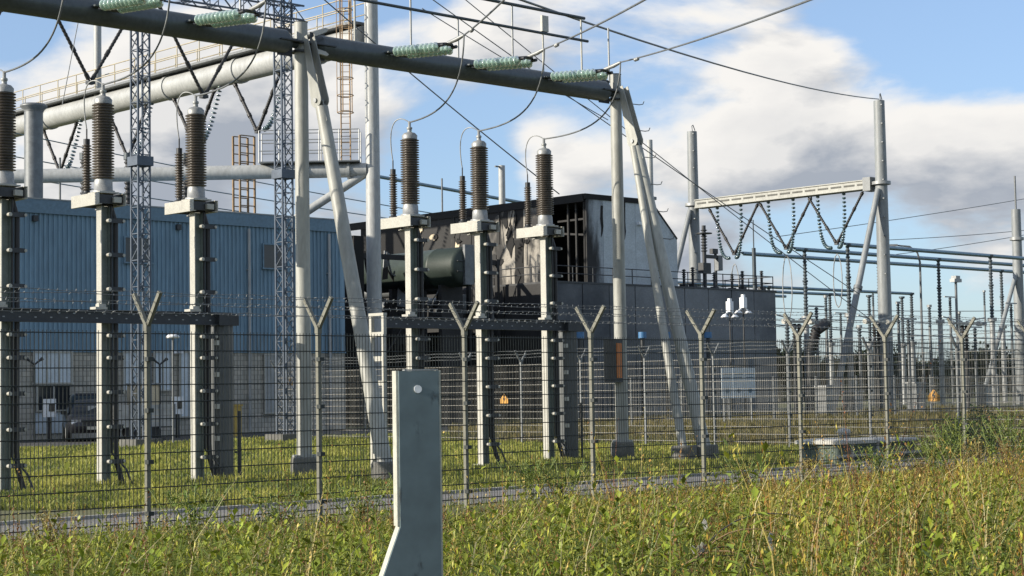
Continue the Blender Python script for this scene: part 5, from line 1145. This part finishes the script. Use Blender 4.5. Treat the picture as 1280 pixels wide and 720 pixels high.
# single tall plants that stand out above the weeds
def tall_weed(px, y, ztop, lab, dry=False, seed=1, name='tall_weed', spread=1.):
    r = np.random.default_rng(seed); q = on_y(px, 560, y); x = q[0]; h = on_y(px, ztop, y)[2]
    o = thing(name, lab, 'plant', (x, y, 0), 'tall plants standing out of the weeds')
    mb = MB(); pts = [Vector((x, y, 0))+Vector((.03*math.sin(3*t+seed), .03*math.cos(2*t), h*t)) for t in np.linspace(0, 1, 7)]
    mb.tube(pts, [.011*(1-.75*t) for t in np.linspace(0, 1, 7)], 5)
    tips = []
    for k in range(15):
        t = .2+.045*k; a = k*2.4; ln = spread*(.30*(1.15-t)); p0 = Vector((x, y, h*t)); p1 = p0+Vector((math.cos(a)*ln, math.sin(a)*ln, ln*1.5)); mb.tube([p0, p0.lerp(p1, .5)+Vector((0,0,-.02)), p1], .005, 4); tips.append((p0, p1))
    st = mb.build('stem', mat('stem_'+str(seed), (.24, .2, .08) if dry else (.16, .2, .06), .7), o)
    Ps = []; 
    for p0, p1 in tips+[(Vector((x, y, h*.3)), Vector((x, y, h)))]*3:
        for t in np.linspace(.08, 1, 20): Ps.append(tuple(p0.lerp(p1, t)))
    Ps = np.array(Ps)+r.normal(0, .006, (len(Ps), 3)); m = len(Ps); a = r.uniform(0, 6.28, m); e = r.uniform(-.1, 1.0, m)
    V, Fq = leaf_quads(Ps, np.c_[np.cos(a)*np.cos(e), np.sin(a)*np.cos(e), np.sin(e)], r.uniform(.04, .085, m)*spread**.5, r.uniform(.014, .03, m))
    pal = np.array([[.36, .3, .10], [.3, .2, .08], [.4, .34, .14]]) if dry else np.array([[.16, .23, .045], [.27, .31, .07], [.1, .16, .03]])
    lv = build_np('foliage', V-np.array([x, y, 0]), Fq, np.repeat(pal[r.integers(0, 3, m)], 4, 0), LEAF, None); lv.parent = o
for i, (px, y, zt, dry, lab) in enumerate(((1180, 14.2, 532, False, 'tall feathery green weed beside the low chamber'), (1240, 14.0, 522, False, 'tall branching green weed, second beyond the low chamber'), (1278, 13.5, 540, False, 'tall green weed beside the end of the weed bank'),
        (1206, 14.5, 548, True, 'dry straw coloured stalk between the tall green weeds'), (662, 15.2, 588, False, 'dark leafy weed standing before the dark duct post'), (1010, 14.6, 574, True, 'dry reddish stalk before the low chamber end'),
        (1098, 14.5, 572, False, 'pale green weed before the middle of the low chamber'), (1150, 14.4, 576, True, 'dry stalk before the lid end of the low chamber'), (345, 14.2, 640, False, 'green weed against the path by the gantry column'), (930, 14.8, 590, False, 'pale weed rising at the path bend'), (1258, 12.5, 548, True, 'dry branching stalk beside the second tall weed'), (240, 14, 634, False, 'leafy weed against the path before the grey duct'),
        (1196, 13.2, 520, False, 'tall bushy weed leaning over the dark shrub'), (1224, 12.6, 545, True, 'dry stalk amid the bushy weeds by the dark shrub'), (1168, 13.4, 556, False, 'short bushy weed beside the chamber lid'), (1262, 13.0, 512, False, 'tallest feathery weed at the end of the bank'), (700, 15, 606, False, 'low leafy weed before the control box column'), (450, 14.4, 632, False, 'leafy weed beside the zinc post'), (60, 12.5, 640, True, 'dry stalk by the path before the white door bay'))):
    tall_weed(px, y, zt, lab, dry, i+1, spread=1.5 if not dry else .8)
# dark shrub by the fence corner
def shrub(c, rx, rz_, lab, n=2600, seed=3, pal=((.03, .06, .02), (.06, .1, .03), (.02, .035, .015)), ls=(.05, .1), name='shrub', grp=None):
    r = np.random.default_rng(seed); o = thing(name, lab, 'shrub', (c[0], c[1], 0), grp); mb = MB()
    for k in range(6): a = k*1.05; mb.tube([(c[0], c[1], 0), (c[0]+.3*rx*math.cos(a), c[1]+.3*rx*math.sin(a), rz_*.5), (c[0]+.6*rx*math.cos(a), c[1]+.6*rx*math.sin(a), rz_*.95)], [.03*rz_, .02*rz_, .006*rz_], 5)
    mb.build('stem', CONC_D, o)
    cs = r.normal(0, 1, (26, 3)); cs = cs/np.linalg.norm(cs, axis=1, keepdims=True)*r.uniform(.3, .95, (26, 1)); P_ = cs[r.integers(0, 26, n)]+r.normal(0, .2, (n, 3)); P_ = P_*np.array([rx, rx, rz_*.5])+np.array([0, 0, rz_*.55]); k = P_[:, 2] > .03; P_ = P_[k]; m = len(P_)
    D = unit(P_-np.array([0, 0, rz_*.4])+r.normal(0, .5, (m, 3))); V, Fq = leaf_quads(P_, D, r.uniform(*ls, m), r.uniform(ls[0]*.5, ls[1]*.5, m))
    lv = build_np('foliage', V, Fq, np.repeat(np.array(pal)[r.integers(0, len(pal), m)]*r.uniform(.7, 1.3, (m, 1)), 4, 0), HEDGEM, None); lv.parent = o
q = on_y(1190, 560, 19.5); shrub((33.0, 20.3), .9, .95, 'dark round shrub behind the fence beside the low chamber', seed=5)
# far hedge that closes the yard
i = 0
for px in np.arange(958, 1310, 17):
    yy = 118+18*math.sin(px*.05); qq = on_y(px, 480, yy); hgt = random.uniform(3.6, 5.2); i += 1
    shrub((qq[0], yy), random.uniform(3.0, 4.2), hgt, 'dark rounded bush of the far hedge closing the switchyard', n=2600, seed=40+i, pal=((.022, .03, .016), (.035, .048, .024), (.016, .02, .013)), ls=(.4, .8), name='hedge_bush', grp='far hedge bushes')
